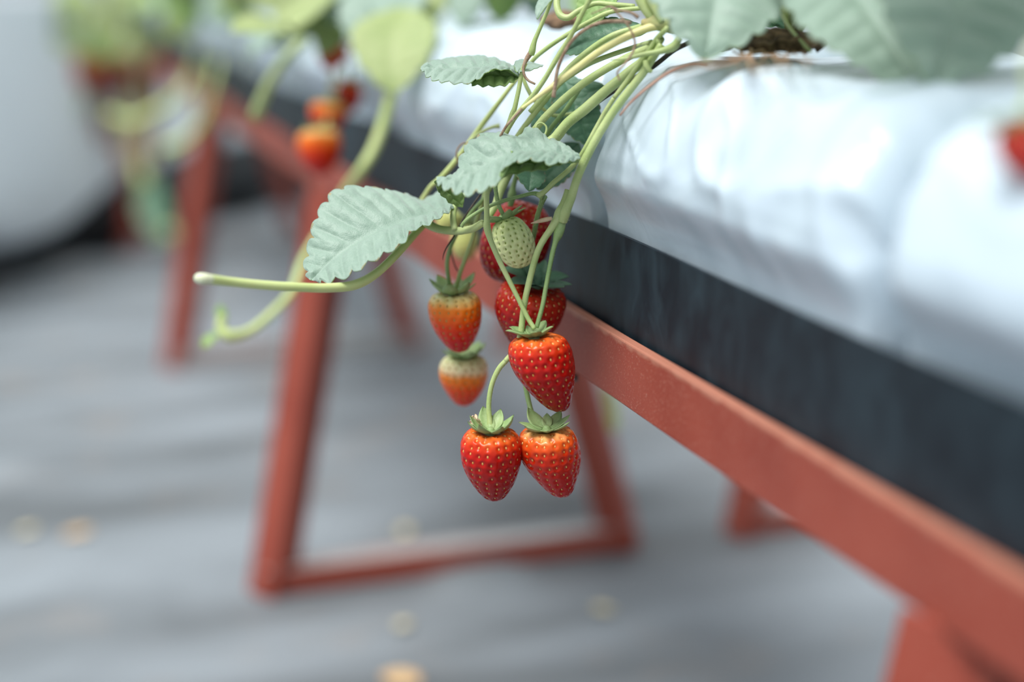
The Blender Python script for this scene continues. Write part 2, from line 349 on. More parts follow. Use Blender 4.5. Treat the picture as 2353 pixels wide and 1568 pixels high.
# ------------------------------------------------------------------ red steel bench frames
RX = 0.2597; RZ0, RZ1 = 0.399, 0.430; RXF = 0.480
def bench(x_near, x_far, stands, y0, y1, label, foot_near, foot_far, cat='bench'):
    e = empty('bench_frame', (x_near, stands[0], 0), label, cat)
    X, Y, Z = Vector((1, 0, 0)), Vector((0, 1, 0)), Vector((0, 0, 1))
    for s, xx in ((1, x_near), (-1, x_far)):
        vs, fs = [], []
        n = 60; pr = [(0, 0), (.030*s, 0), (.030*s, .003), (.0055*s, .003), (.0055*s, RZ1-RZ0), (0, RZ1-RZ0)]
        if s < 0: pr = pr[::-1]
        j = 0
        for i in range(n+1):                     # slightly wavy angle iron
            y = y0+(y1-y0)*i/n; wx = .0012*math.sin(y*5+s); wz = .0012*math.sin(y*3.1)
            for p in pr: vs.append(Vector((xx+p[0]+wx, y, RZ0+p[1]+wz)))
        m = len(pr)
        for i in range(n):
            for k in range(m): fs.append((i*m+k, i*m+(k+1) % m, (i+1)*m+(k+1) % m, (i+1)*m+k))
        fs.append(tuple(range(m))[::-1]); fs.append(tuple(n*m+k for k in range(m)))
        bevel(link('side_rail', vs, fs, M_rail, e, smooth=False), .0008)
    for ys_ in stands:
        t = bpy.data.objects.new('trestle', None); col.objects.link(t); t.parent = e; t.location = Vector((0, ys_-stands[0], 0)); t.empty_display_size = .02
        for s, xt, xb in ((1, x_near, foot_near), (-1, x_far, foot_far)):
            vs, fs = [], []
            a = Vector((xb-.004*s, ys_, 0.0)); b = Vector((xt+.015*s, ys_, RZ0-.0005))
            ax = (b-a).normalized()
            ang = math.radians(38) if s > 0 else math.radians(52)
            u = Vector((math.cos(ang), math.sin(ang), 0)); u = (u-ax*u.dot(ax)).normalized(); v = ax.cross(u)
            if s < 0: v = v
            cc = u*0.012+v*0.012
            prism(vs, fs, a-cc, b-cc, L_prof(.033, .033, .0035), u, v)
            bevel(link('leg', vs, fs, M_paint, t, smooth=False), .0008)
        vs, fs = [], []
        prism(vs, fs, Vector((foot_near-.012, ys_-.012, .030)), Vector((foot_far+.012, ys_-.012, .030)), [(0, 0), (.026, 0), (.026, -.003), (.003, -.003), (.003, -.026), (0, -.026)], Y, Z)
        fb = link('foot_bar', vs, fs, [M_paint, M_dust], t, smooth=False)
        for p in fb.data.polygons:
            if (abs(p.normal.z) > .9 and p.center.z > .0295) or ys_ > 2: p.material_index = 1
        bevel(fb, .0008)
        vs, fs = [], []
        prism(vs, fs, Vector((x_near+.006, ys_-.012, RZ0-.001)), Vector((x_far-.006, ys_-.012, RZ0-.001)), [(0, 0), (.026, 0), (.026, -.003), (.003, -.003), (.003, -.026), (0, -.026)], Y, Z)
        bevel(link('cross_bar', vs, fs, M_paint, t, smooth=False), .0008)
    return e
Y_ST0 = on_x(2150, 1440, RX).y
main = bench(RX, RXF, [Y_ST0, 1.355, 2.242, 3.22], -.35, 3.25,
             'rusty red painted steel bench frame carrying the white bags and hanging strawberries', .203, .571)
# bolt under the near rail end
vs, fs = tube_geo([at(1328, 869, .765), at(1322, 869, .765), at(1316, 869, .765)], [.002, .002, .002], 2, 8)
link('bolt', vs, fs, M_bolt, main)
bench(.76, .98, [Y_ST0, 1.348, 2.16], -.35, 2.6, 'farther red steel bench frame of next row, only its legs seen beneath the near rail', .715, 1.05)

# black liner board (trough) standing inside the frame
vs, fs = [], []
n = 220
def board_path(y):
    return .0015*math.sin(y*11)+.0012*math.sin(y*27+1)
prof = []
BT = .4765
for i in range(n+1):
    y = -.3+3.54*i/n; o_ = board_path(y); dz = .0012*math.sin(y*7)+.0007*math.sin(y*23)
    # closed thin U section
    outer = [(RX+.0075+o_*.5+.0, BT+dz), (RX+.0070, .44), (RX+.0070, .4035), (RXF-.007, .4035), (RXF-.007, BT-.005)]
    inner = [(RXF-.009, BT-.005), (RXF-.009, .4055), (RX+.0090, .4055), (RX+.0090, .44), (RX+.0093+o_*.5, BT+dz)]
    for px_, pz_ in outer+inner: vs.append((px_, y, pz_))
m = 10
for i in range(n):
    for k in range(m): fs.append((i*m+k, i*m+(k+1) % m, (i+1)*m+(k+1) % m, (i+1)*m+k))
fs.append(tuple(range(m))[::-1]); fs.append(tuple(n*m+k for k in range(m)))
tag(link('bed_liner_board', vs, fs, M_board, smooth=False, base=(RX, 1.3, .4035)), 'black plastic trough board standing above the red rail under the white bags', 'trough')

# ------------------------------------------------------------------ white grow bags
def bag(y0, y1, seed, label, amp=1.0, nphi=150, ny=170, htop=.562, xoff=0.0, endr=.030):
    cxb = (RX+.005+.462)/2; hw = (.462-RX-.003)/2; z0 = .4065; hh = (htop-z0)/2; cz = z0+hh
    vs, fs = [], []; L = y1-y0
    sv = Vector((seed*7.3, seed*3.1, seed*1.7))
    for j in range(ny+1):
        s = -math.cos(math.pi*j/ny); y = (y0+y1)/2+s*L/2
        e = min(1, (1-abs(s))*L/2/endr); endf = (1-(1-e)**2.6)**.5 if e < 1 else 1
        endf = .0+1.0*endf
        for k in range(nphi):
            a = 2*math.pi*k/nphi; c, s_ = math.cos(a), math.sin(a)
            p_ = .42
            x = cxb+hw*math.copysign(abs(c)**p_, c)*(.75+.25*endf); z = cz+hh*math.copysign(abs(s_)**.50, s_)*(.28+.72*endf)
            q = Vector((x, y, z))
            d = .0050*noise.noise(q*13+sv)+.0030*noise.noise(Vector((q.x*20, q.y*34+q.z*26, q.z*12))+sv)
            rd = 1-min(1, abs(noise.noise(Vector((q.x*9, q.y*12+q.z*15, q.z*9-q.y*6))+sv))*5)
            d += .0032*rd*rd
            rd2 = 1-min(1, abs(noise.noise(Vector((q.x*20, q.y*15-q.z*22, q.z*16+q.y*7))-sv))*5)
            d += .0016*rd2*rd2
            d -= (1-e)*.003*(1+math.sin(a*17+seed))*.8
            d *= amp
            nrm = Vector((c, 0, s_)).normalized(); q += nrm*d
            q.z -= .006*math.exp(-((x-cxb)/(hw*.55))**2)*max(0, s_)
            q.x += xoff
            if x < cxb:                     # lower front tucked in behind the board, bulging above it
                f = min(1, max(0, (z-.484-.003*noise.noise(Vector((y*14, seed, 0))))/.006)); f = f*f*(3-2*f)
                lim = RX+.0115+.0015*math.sin(y*21+seed)
                if f < 1: q.x = max(q.x, lim)*(1-f)+q.x*f
                q.x -= .0065*f*max(0, 1-abs(z-.512)/.05)
            q.z = max(q.z, z0)
            vs.append(q)
    for j in range(ny):
        for k in range(nphi): fs.append((j*nphi+k, j*nphi+(k+1) % nphi, (j+1)*nphi+(k+1) % nphi, (j+1)*nphi+k))
    fs.append(tuple(range(nphi))); fs.append(tuple(ny*nphi+k for k in range(nphi))[::-1])
    o = link('grow_bag', vs, fs, M_bag, base=(cxb, (y0+y1)/2, z0))
    o.modifiers.new('fold_smoothing', 'SUBSURF').levels = 0
    return tag(o, label, 'grow bag', 'white grow bags along the trough')
bag(-.28, .407, 1, 'white plastic grow bag nearest the camera, at the right edge of the photo', amp=.55, xoff=-.004, endr=.016)
bag(.424, .672, 2, 'creased white grow bag just right of the main strawberry stems, brown roots on top', endr=.022)
bag(.680, 1.13, 3, 'white grow bag directly behind the main stems and crumpled leaves')
bag(1.14, 1.62, 4, 'white grow bag behind the blurred cluster of small strawberries', ny=110, nphi=100)
bag(1.63, 2.25, 5, 'blurred white grow bag left of the small strawberry cluster, above first far leg', ny=110, nphi=100)
bag(2.26, 3.23, 6, 'farthest blurred white grow bag, at the far end of the bench', ny=120, nphi=100)

# ------------------------------------------------------------------ leaves
def smooth(a, b, x):
    t = min(1, max(0, (x-a)/(b-a))); return t*t*(3-2*t)
def leaf(base, tip, nrm, width, parent, name='leaf', teeth=9, p=.95, bend=.08, droop=0.0, fold=.18, curl=0.0, wave=0.0, wphase=0.0, pucker=.012,
         tooth=.055, top=None, under=None, nt_=None, nl=16, edge=False, skew=0.0, seed=0, twist=0.0, curl_side=(1, 1)):
    """a toothed blade between base and tip (world points), facing nrm"""
    top = top or M_leaf; under = under or M_leafun
    L = (tip-base).length; d = (tip-base)/L; nrm = (nrm-d*nrm.dot(d)).normalized(); sd = d.cross(nrm)
    NT = nt_ or teeth*9; k_ = teeth+.5
    vs_top, vs_bot = [], []; th = .00035
    rows = []
    for i in range(NT+1):
        t = i/NT
        hw = (max(0, math.sin(math.pi*t**p)))**.62*width/2
        hw *= 1-.10*t
        row = []
        for j in range(-nl, nl+1):
            s = j/nl; a = abs(s)
            u = t*L+.16*L*a**1.2*math.sin(math.pi*t)*(1-t*.5) - .02*L*a*math.sin(math.pi*t)
            v = s*hw*(1+skew*math.copysign(1, s))
            tb = (abs(math.sin(math.pi*k_*t))**.55-.55)*tooth*width*smooth(.62, 1, a)*min(1, t*6)
            ou, ov = (u-.42*L), v
            l_ = math.hypot(ou, ov) or 1
            u += ou/l_*tb; v += ov/l_*tb
            tt = u/L
            cu = curl*(curl_side[0] if s < 0 else curl_side[1])
            z = fold*abs(v)-cu*(v*v)/(width*.5)
            z += bend*L*4*tt*(1-tt)-droop*L*tt*tt*tt
            z += pucker*L*abs(math.cos(math.pi*k_*t))**.8*smooth(0, .3, a)*(1-.5*smooth(.7, 1, a))
            z -= .006*L*math.exp(-(a*9)**2)
            z += wave*L*math.sin(tt*9+wphase+s*1.5)*a
            z += .012*L*noise.noise(Vector((tt*4, s*2, seed*3.7+wphase)))*2*a
            ang = twist*tt
            v2 = v*math.cos(ang)-z*math.sin(ang)*.0; z2 = z+v*math.sin(ang)
            row.append(base+d*u+sd*v2+nrm*z2)
        rows.append(row)
    W_ = 2*nl+1; vs = [q for r in rows for q in r]; n0 = len(vs)
    fs, mi = [], []
    nr = []
    for i in range(NT+1):
        for j in range(W_):
            a_ = rows[min(i+1, NT)][j]-rows[max(i-1, 0)][j]; b_ = rows[i][min(j+1, W_-1)]-rows[i][max(j-1, 0)]
            c_ = b_.cross(a_); nr.append(c_.normalized() if c_.length > 1e-12 else nrm)
    sgn = 1 if sum((q.dot(nrm) for q in nr)) > 0 else -1
    vs += [vs[q]-nr[q]*sgn*th for q in range(n0)]
    for i in range(NT):
        for j in range(W_-1):
            q = (i*W_+j, i*W_+j+1, (i+1)*W_+j+1, (i+1)*W_+j)
            em = 2 if edge and (j in (0, W_-2)) and noise.noise(Vector((i*.35, j, seed))) > .02 else None
            fs.append(q); mi.append(em if em else 0)
            fs.append(tuple(x+n0 for x in q[::-1])); mi.append(em if em else 1)
        for j in (0, W_-1):
            fs.append((i*W_+j, (i+1)*W_+j, (i+1)*W_+j+n0, i*W_+j+n0)); mi.append(1)
    return link(name, vs, fs, [top, under, M_edge], parent, mi=mi)
def pxleaf(b, t, n, wpx, parent, **kw):
    B = at(*b); T = at(*t)
    return leaf(B, T, dirv(*n), wpx/FPX*(b[2]+t[2])/2, parent, **kw)

def loft_leaf(mid, up, low, parent, teeth=(9, 9), tooth=7, top=None, under=None, edge=True, seed=0, nt_=140, nl=18, puck=.0016, flip=False, arch=0.0, relief=.0006):
    """a blade with its midrib and both margins given as points in space; toothed, veined and quilted, 0.35 mm thick"""
    top = top or M_leaf; under = under or M_leafun
    def curve(pts):
        c = catmull([list(at(*p)) for p in pts], 12); c = [Vector(q) for q in c]; a = [0]
        for i in range(1, len(c)): a.append(a[-1]+(c[i]-c[i-1]).length)
        def f(t):
            s_ = t*a[-1]; i = int(np.searchsorted(a, s_)); i = min(max(i, 1), len(c)-1); k = (s_-a[i-1])/max(1e-9, a[i]-a[i-1])
            return c[i-1].lerp(c[i], min(1, k))
        return f
    fm, fu, fl = curve(mid), curve(up), curve(low); tw = tooth/FPX*mid[0][2]
    NT = nt_; rows = []
    for i in range(NT+1):
        t = i/NT; m_ = fm(max(0, t-.10*math.sin(math.pi*t)))
        row = []
        for j in range(-nl, nl+1):
            s = j/nl; a = abs(s); f = fu if s < 0 else fl; k_ = (teeth[0] if s < 0 else teeth[1])+.5
            e = f(t); span = e-m_
            e2 = e+span.normalized()*tw*(abs(math.sin(math.pi*k_*t))**.5-.5)*min(1, t*8) if span.length > 1e-6 else e
            tt = (f(min(1, t+.01))-f(max(0, t-.01)))
            q = m_.lerp(e2, a)
            nrm = span.cross(tt); nrm = nrm.normalized() if nrm.length > 1e-12 else Vector((0, 0, 1))
            if nrm.dot(UPV-FWD) < 0: nrm = -nrm
            if flip: nrm = -nrm
            L = span.length
            h = puck*abs(math.cos(math.pi*k_*t))**.8*smooth(0, .35, a)*(1-.6*smooth(.75, 1, a))*smooth(0, .006, L)
            h -= .0007*math.exp(-(a*9)**2)
            h += arch*L*a*(1-a)*4
            if relief: h += relief*noise.noise(q*420+Vector((seed, 0, 0)))*smooth(0, .1, a)*.6 + relief*1.6*noise.noise(q*110+Vector((seed, 5, 0)))
            row.append(q+nrm*h)
        rows.append(row)
    W_ = 2*nl+1; vs = [q for r in rows for q in r]; n0 = len(vs); nr = []
    for i in range(NT+1):
        for j in range(W_):
            a_ = rows[min(i+1, NT)][j]-rows[max(i-1, 0)][j]; b_ = rows[i][min(j+1, W_-1)]-rows[i][max(j-1, 0)]
            c_ = b_.cross(a_); nr.append(c_.normalized() if c_.length > 1e-12 else Vector((0, 0, 1)))
    sgn = 1 if sum(q.dot(UPV-FWD) for q in nr) > 0 else -1
    if flip: sgn = -sgn
    vs += [vs[q]-nr[q]*sgn*.00035 for q in range(n0)]
    fs, mi = [], []
    for i in range(NT):
        for j in range(W_-1):
            q = (i*W_+j, i*W_+j+1, (i+1)*W_+j+1, (i+1)*W_+j)
            em = 2 if edge and j in (0, W_-2) and noise.noise(Vector((i*.16, j, seed))) > .22 else None
            fs.append(q); mi.append(em or 0); fs.append(tuple(x+n0 for x in q[::-1])); mi.append(em or 1)
        for j in (0, W_-1): fs.append((i*W_+j, (i+1)*W_+j, (i+1)*W_+j+n0, i*W_+j+n0)); mi.append(1)
    return link('leaf', vs, fs, [top, under, M_edge], parent, mi=mi)

# ------------------------------------------------------------------ strawberries
PROF = {
 'heart': [(0, -.055), (.25, -.03), (.56, 0), (.84, -.055), (.98, -.17), (1, -.29), (.955, -.45), (.82, -.63), (.61, -.80), (.37, -.935), (.17, -.99), (0, -1)],
 'cone':  [(0, -.04), (.25, -.02), (.52, 0), (.85, -.055), (.98, -.165), (1, -.30), (.95, -.46), (.80, -.63), (.60, -.79), (.42, -.91), (.22, -.985), (0, -1)],
 'long':  [(0, -.02), (.30, 0), (.55, -.03), (.80, -.14), (.96, -.32), (1, -.50), (.94, -.66), (.78, -.82), (.55, -.93), (.28, -.99), (0, -1)],
 'blunt': [(0, -.045), (.30, -.02), (.60, 0), (.86, -.06), (.99, -.20), (1, -.34), (.93, -.52), (.76, -.71), (.52, -.88), (.28, -.975), (0, -1)],
}
RED = [(0, (.66, .14, .02)), (.07, (.58, .04, .006)), (.20, (.47, .008, .004)), (1, (.28, .002, .004))]
RED_O = [(0, (.74, .38, .13)), (.06, (.68, .10, .012)), (.22, (.58, .028, .005)), (.6, (.48, .008, .004)), (1, (.40, .005, .006))]
ORANGE = [(0, (.80, .72, .36)), (.08, (.86, .52, .16)), (.17, (.92, .22, .015)), (.50, (.78, .05, .004)), (.75, (.60, .008, .003)), (1, (.45, .003, .003))]
PALE = [(0, (.74, .76, .40)), (.16, (.86, .72, .42)), (.33, (.92, .24, .02)), (.6, (.82, .07, .006)), (1, (.60, .010, .005))]
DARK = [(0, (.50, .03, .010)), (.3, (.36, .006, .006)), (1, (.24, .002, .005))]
DIMW = [(0, (.42, .48, .16)), (1, (.50, .47, .17))]
WHITE = [(0, (.56, .66, .26)), (.3, (.68, .74, .36)), (.8, (.74, .76, .38)), (1, (.76, .76, .36))]
def berry(cx_, y0, y1, d, wpx, tilt, label, stops, prof='heart', seedmat=None, lean=0.0, spin=0, fwd=.0, res=(112, 96), sp=.0047, sepals=8, sep=(1.0, .5, 1.0),
          calyx=True, group='ripening strawberries of the main plant', dim=.00055, sepl=.0115, flat=1.0, lump=.02, cal_off=(0, 0), name='strawberry', seedsz=.86, dark_sepal=False):
    h = (y1-y0)/FPX*d; r0 = wpx/FPX*d/2
    a = math.radians(tilt)
    zax = (UPV*math.cos(a)-RGT*math.sin(a)-FWD*fwd).normalized()
    yax = zax.cross(RGT).normalized(); xax = yax.cross(zax)
    cen = at(cx_, (y0+y1)/2, d); org = cen+zax*h/2-xax*lean*h*.25
    e = bpy.data.objects.new(name, None); col.objects.link(e); e.empty_display_size = .01
    e.matrix_world = Matrix.Translation(org) @ Matrix((xax, yax, zax)).transposed().to_4x4()
    tag(e, label, 'strawberry', group)
    rnd = random.Random(int(cx_*7+y0)+spin)
    pr = catmull([list(q) for q in PROF[prof]], 14)
    # arc-length resample
    ar = [0]
    for i in range(1, len(pr)): ar.append(ar[-1]+math.hypot((pr[i][0]-pr[i-1][0])*r0, (pr[i][1]-pr[i-1][1])*h))
    T = ar[-1]
    def prof_at(s_):
        i = int(np.searchsorted(ar, s_))
        i = min(max(i, 1), len(pr)-1); f_ = (s_-ar[i-1])/max(1e-9, ar[i]-ar[i-1])
        return max(0, pr[i-1][0]*(1-f_)+pr[i][0]*f_)*r0, (pr[i-1][1]*(1-f_)+pr[i][1]*f_)*h
    sv = Vector((rnd.random()*9, rnd.random()*9, rnd.random()*9))
    def surf(s_, ang):
        r, z = prof_at(s_)
        t_ = max(0, -z/h)
        r *= 1+lump*noise.noise(Vector((math.cos(ang)*1.3, math.sin(ang)*1.3, t_*2))+sv)*2.5*min(1, s_/T*8)
        return Vector((r*math.cos(ang)+lean*h*(t_**1.6-.0), r*math.sin(ang)*flat, z))
    seeds = []
    nrow = max(4, int((T-.10*T)/(sp*.80)))
    for i in range(nrow):
        s_ = .13*T+(i+.3)/nrow*.85*T
        r, z = prof_at(s_); n_ = max(2, int(round(2*math.pi*r/sp)))
        off = (i % 2)*.5+i*.13+rnd.uniform(-.12, .12)
        for k in range(n_):
            ang = 2*math.pi*(k+off+rnd.uniform(-.16, .16))/n_
            ss = min(T*.985, s_+rnd.uniform(-.12, .12)*sp)
            c = surf(ss, ang); du = (surf(min(T, ss+.0004), ang)-surf(ss-.0004, ang)).normalized()
            dw = (surf(ss, ang+.04)-surf(ss, ang-.04)).normalized(); nn = dw.cross(du)*-1
            if nn.dot(Vector((c.x-lean*h*max(0, -c.z/h)**1.6, c.y, c.z+h*.45))) < 0: nn = -nn
            seeds.append((c, du, dw, nn.normalized()))
    kd = kdtree.KDTree(len(seeds))
    for i, q in enumerate(seeds): kd.insert(q[0], i)
    kd.balance()
    nu, nv = res; vs, fs = [], []
    for i in range(nv+1):
        s_ = T*i/nv
        for k in range(nu):
            p_ = surf(s_, 2*math.pi*k/nu)
            if 0 < i < nv:
                co, idx, dist = kd.find(p_); q = seeds[idx]; dl = p_-q[0]
                dd = math.hypot(dl.dot(q[1])*.85, dl.dot(q[2]))
                p_ = p_+q[3]*(-dim*1.5*math.exp(-(dd/(sp*.21))**2)+dim*.30*math.exp(-((dd-sp*.40)/(sp*.16))**2))
            vs.append(p_)
    for i in range(nv):
        for k in range(nu): fs.append((i*nu+k, i*nu+(k+1) % nu, (i+1)*nu+(k+1) % nu, (i+1)*nu+k))
    mt = berry_mat('strawberry_skin', stops, h)
    fl = link('flesh', vs, fs, mt, e, local=True)
    vs, fs = [], []
    for c, du, dw, nn in seeds:
        sz = seedsz*rnd.uniform(.85, 1.1); cc = c-nn*dim*1.1; j = len(vs); nr_, ns_ = 5, 8
        for a_ in range(nr_+1):
            th = math.pi*a_/nr_
            for b_ in range(ns_):
                ph = 2*math.pi*b_/ns_; tp = 1-.25*math.cos(th)
                vs.append(cc+du*(-math.cos(th)*.00078*sz)+dw*(math.sin(th)*math.cos(ph)*.00046*sz*tp)+nn*(math.sin(th)*math.sin(ph)*.00042*sz))
        for a_ in range(nr_):
            for b_ in range(ns_): fs.append((j+a_*ns_+b_, j+a_*ns_+(b_+1) % ns_, j+(a_+1)*ns_+(b_+1) % ns_, j+(a_+1)*ns_+b_))
    sd_ = link('seeds', vs, fs, seedmat or M_seed_y, e, local=True); sd_['kind'] = 'stuff'
    if calyx:
        cv, cf = [], []
        for k in range(sepals):
            az = 2*math.pi*(k+rnd.uniform(-.2, .2))/sepals+spin
            lng = sepl*rnd.uniform(.8, 1.2); wd = lng*.50*rnd.uniform(.85, 1.15); up = sep[1]+rnd.uniform(-.35, .35)*sep[2]; cur = sep[0]
            rad = Vector((math.cos(az), math.sin(az), 0)); tan = Vector((-math.sin(az), math.cos(az), 0)); j = len(cv)
            ang0 = math.radians(12); pos = rad*.0018+Vector((0, 0, .0004+.0003*(k % 2))); n_ = 10
            for i in range(n_+1):
                t = i/n_; w_ = wd*.5*(math.sin(math.pi*(t*.86+.14))**.8)*(1 if t < .98 else .2)
                an = ang0+up*t**1.2-(cur-1)*2.2*t**3
                for s in (-1, -.5, 0, .5, 1):
                    cv.append(pos+tan*s*w_+(Vector((0, 0, 1))*math.cos(an)-rad*math.sin(an))*(abs(s)**1.5*w_*.35))
                pos = pos+(rad*math.cos(an)+Vector((0, 0, 1))*math.sin(an))*lng/n_
            for i in range(n_):
                for s in range(4): cf.append((j+i*5+s, j+i*5+s+1, j+(i+1)*5+s+1, j+(i+1)*5+s))
        # receptacle hub where the pedicel joins
        hv, hf = tube_geo([Vector((0, 0, -.001)), Vector((0, 0, .0012)), Vector((0, 0, .003))], [.0030, .0022, .0012], 3, 12)
        j = len(cv); cv += hv; cf += [tuple(x+j for x in f_) for f_ in hf]
        cal = link('calyx', cv, cf, M_leafdk if dark_sepal else M_sepal, e, local=True)
        cal.location = Vector((cal_off[0], 0, cal_off[1]-.0012))
        sm = cal.modifiers.new('thickness', 'SOLIDIFY'); sm.thickness = .0003
    return e

B1 = berry(1252, 770, 951, .685, 146, 6, 'bright red strawberry in sharp focus, largest, above the hanging pair', RED, 'cone', lean=.20, fwd=.22, cal_off=(-.0015, .0004), sep=(1.5, 1.1, .8), spin=1, sepl=.0105)
B2 = berry(1130, 985, 1157, .69, 140, 0, 'red strawberry, left one of the lowest touching pair, brown dry bit on its cap', RED, 'heart', lean=.05, fwd=.34, spin=2, sep=(1.0, 1.25, .6), sepl=.0125)
B3 = berry(1268, 980, 1149, .695, 138, 4, 'red strawberry, right one of the lowest touching pair, tip leaning right', RED_O, 'cone', lean=.16, fwd=.34, spin=4, sep=(1.05, .9, 1.3), sepl=.0125)
B4 = berry(1048, 672, 812, .735, 123, 3, 'orange red strawberry with pale shoulders, upper one at left of the cluster', ORANGE, 'heart', M_seed_o, lean=.04, fwd=.28, spin=3, sep=(1.1, .95, .9), sepl=.0135, dim=.0004)
B5 = berry(1066, 818, 935, .765, 111, 0, 'half ripe strawberry with cream top, hanging below the orange one at left', PALE, 'heart', M_seed_o, lean=.0, fwd=.28, spin=5, sep=(.9, .75, 1.0), sepl=.0135, dim=.0004)
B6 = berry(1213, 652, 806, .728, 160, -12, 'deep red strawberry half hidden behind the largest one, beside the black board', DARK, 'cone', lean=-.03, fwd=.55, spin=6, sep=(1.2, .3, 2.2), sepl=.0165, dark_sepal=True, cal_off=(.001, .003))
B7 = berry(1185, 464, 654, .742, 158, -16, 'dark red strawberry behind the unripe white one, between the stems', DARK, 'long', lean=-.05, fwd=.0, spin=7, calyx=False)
B8 = berry(1181, 500, 618, .705, 92, 20, 'unripe greenish white strawberry in front of a dark red one', WHITE, 'long', M_seed_g, lean=.04, fwd=.1, spin=8, sp=.0036, dim=.00060, sep=(1.1, .35, 1.5), sepl=.010, lump=.01, group='unripe berries of the main plant')
B9 = berry(1068, 515, 598, .83, 62, 0, 'blurred pale unripe strawberry behind the stems, above the orange one', DIMW, 'long', M_seed_g, spin=9, sp=.0036, res=(48, 40), fwd=0, group='unripe berries of the main plant')
B10 = berry(1030, 478, 540, .80, 62, -40, 'small pale green unripe berry behind the stalk of the large left leaf', DIMW, 'blunt', M_seed_g, spin=10, sp=.0036, res=(48, 40), fwd=0, calyx=False, group='unripe berries of the main plant')

# ------------------------------------------------------------------ the main plant
crown = on_x(1560, 60, .275)
plant = empty('strawberry_plant', crown, 'strawberry plant in focus arching over the black board, long green stems and toothed leaves', 'plant')
def Z1(zx, zy): return 950+zx/3.733, zy/3.733
def Z2(zx, zy): return 950+zx/3.484, 380+zy/3.484
def stems(fn, sf, pts, mat, name='stem', d0=.67, d1=None, parent=plant, **kw):
    """pts in the zoomed frame: (x, y, r[, d])"""
    out = []
    n_ = len(pts)
    for i, p in enumerate(pts):
        x, y = fn(p[0], p[1]); d = p[3] if len(p) > 3 else d0+((d1 or d0)-d0)*i/(n_-1)
        out.append((x, y, d, p[2]/sf))
    kw.setdefault('lump', .06)
    return pxtube(name, out, mat, parent, **kw)
A_, B_ = 3.733, 3.484
ZA = lambda pts, mat, **kw: stems(Z1, A_, pts, mat, **kw)
ZB = lambda pts, mat, **kw: stems(Z2, B_, pts, mat, **kw)
# crown
hv, hf = tube_geo([at(1475, 52, .665), at(1510, 50, .662), at(1550, 48, .660), at(1590, 40, .66), at(1625, 30, .66)], [.0014, .004, .0065, .0075, .006], 5, 14, .25)
link('crown', hv, hf, simple('crown_base', (.42, .36, .16), (.36, .46, .17), scale=90, rough=.6, bump=.5, bscale=300), plant)
# upper stems (front ones nearer)
ZA([(2120, 330, 40, .662), (2020, 480, 40), (1850, 620, 44), (1650, 780, 44), (1480, 930, 46), (1330, 1050, 44), (1220, 1180, 46), (1130, 1260, 50), (1000, 1400, 34, .715), (900, 1520, 32, .73)], M_stem, d0=.668, d1=.70, hair=500)
ZA([(2110, 400, 36, .664), (1950, 440, 34), (1700, 565, 34), (1480, 700, 34), (1280, 860, 33), (1100, 1040, 32), (960, 1230, 30), (800, 1450, 28), (740, 1560, 28)], M_stem, d0=.67, d1=.715, hair=500)
ZA([(2130, 215, 38, .66), (2000, 245, 36), (1800, 330, 33), (1600, 440, 32), (1420, 570, 30), (1260, 690, 27), (1120, 790, 22), (1000, 880, 16), (930, 930, 14)], M_stem_y, d0=.660, d1=.672, hair=500)
ZA([(950, 915, 15), (880, 990, 13), (800, 1080, 12), (745, 1170, 11)], M_brown, name='dry_stem', d0=.672, d1=.678, hair=100)
ZA([(2080, 190, 30, .664), (1920, 240, 28), (1720, 300, 27), (1540, 410, 27), (1380, 540, 26), (1250, 680, 25), (1120, 820, 22), (1000, 960, 22)], M_stem, d0=.672, d1=.70, hair=300)
ZA([(1560, -60, 22), (1500, 20, 22), (1410, 190, 22), (1330, 340, 22), (1230, 500, 22), (1130, 670, 22), (1040, 800, 23), (960, 900, 24), (860, 1020, 24), (780, 1170, 24), (700, 1400, 22)], M_stem, d0=.66, d1=.70, hair=500)
ZA([(2100, 60, 20), (1950, 70, 20), (1700, 100, 20), (1520, 180, 20), (1380, 260, 20), (1220, 360, 20), (1060, 480, 20), (960, 600, 18)], M_stem, d0=.672, d1=.715)
ZA([(1190, -20, 14), (1150, 90, 16), (1090, 230, 18), (1040, 350, 21), (1020, 430, 30), (1010, 470, 26)], M_stem, d0=.68, d1=.685, hair=200)
ZA([(1010, 450, 26), (975, 500, 22), (945, 570, 13), (950, 640, 12), (985, 690, 11), (1045, 722, 9)], M_brown, name='dry_stem', d0=.685, hair=120)
ZA([(960, 540, 20), (930, 620, 19), (905, 760, 19), (870, 920, 21), (850, 980, 26), (810, 1080, 20), (760, 1200, 20)], M_stem, d0=.69, d1=.70, hair=200)
ZA([(1870, 195, 16), (1760, 182, 17), (1600, 195, 16), (1470, 255, 15), (1360, 350, 15), (1280, 480, 15), (1235, 600, 16), (1215, 740, 16), (1200, 835, 20)], M_brown, name='dry_stem', d0=.655, d1=.668, hair=350)
ZA([(1930, 150, 16), (1870, 110, 12), (1760, 85, 10), (1690, 55, 8), (1600, 90, 6), (1520, 120, 4)], M_brown, name='dry_stem', d0=.652)
ZA([(1690, 55, 8), (1750, 110, 9), (1820, 190, 9), (1875, 280, 9), (1900, 370, 10), (1880, 450, 10), (1820, 540, 9), (1750, 620, 8), (1770, 690, 8)], M_brown, name='dry_stem', d0=.650, hair=200)
ZA([(2180, 240, 24, .655), (2090, 330, 24), (2010, 450, 24), (1930, 560, 24), (1830, 700, 24), (1720, 840, 20)], M_stem, d0=.66, d1=.672, hair=200)
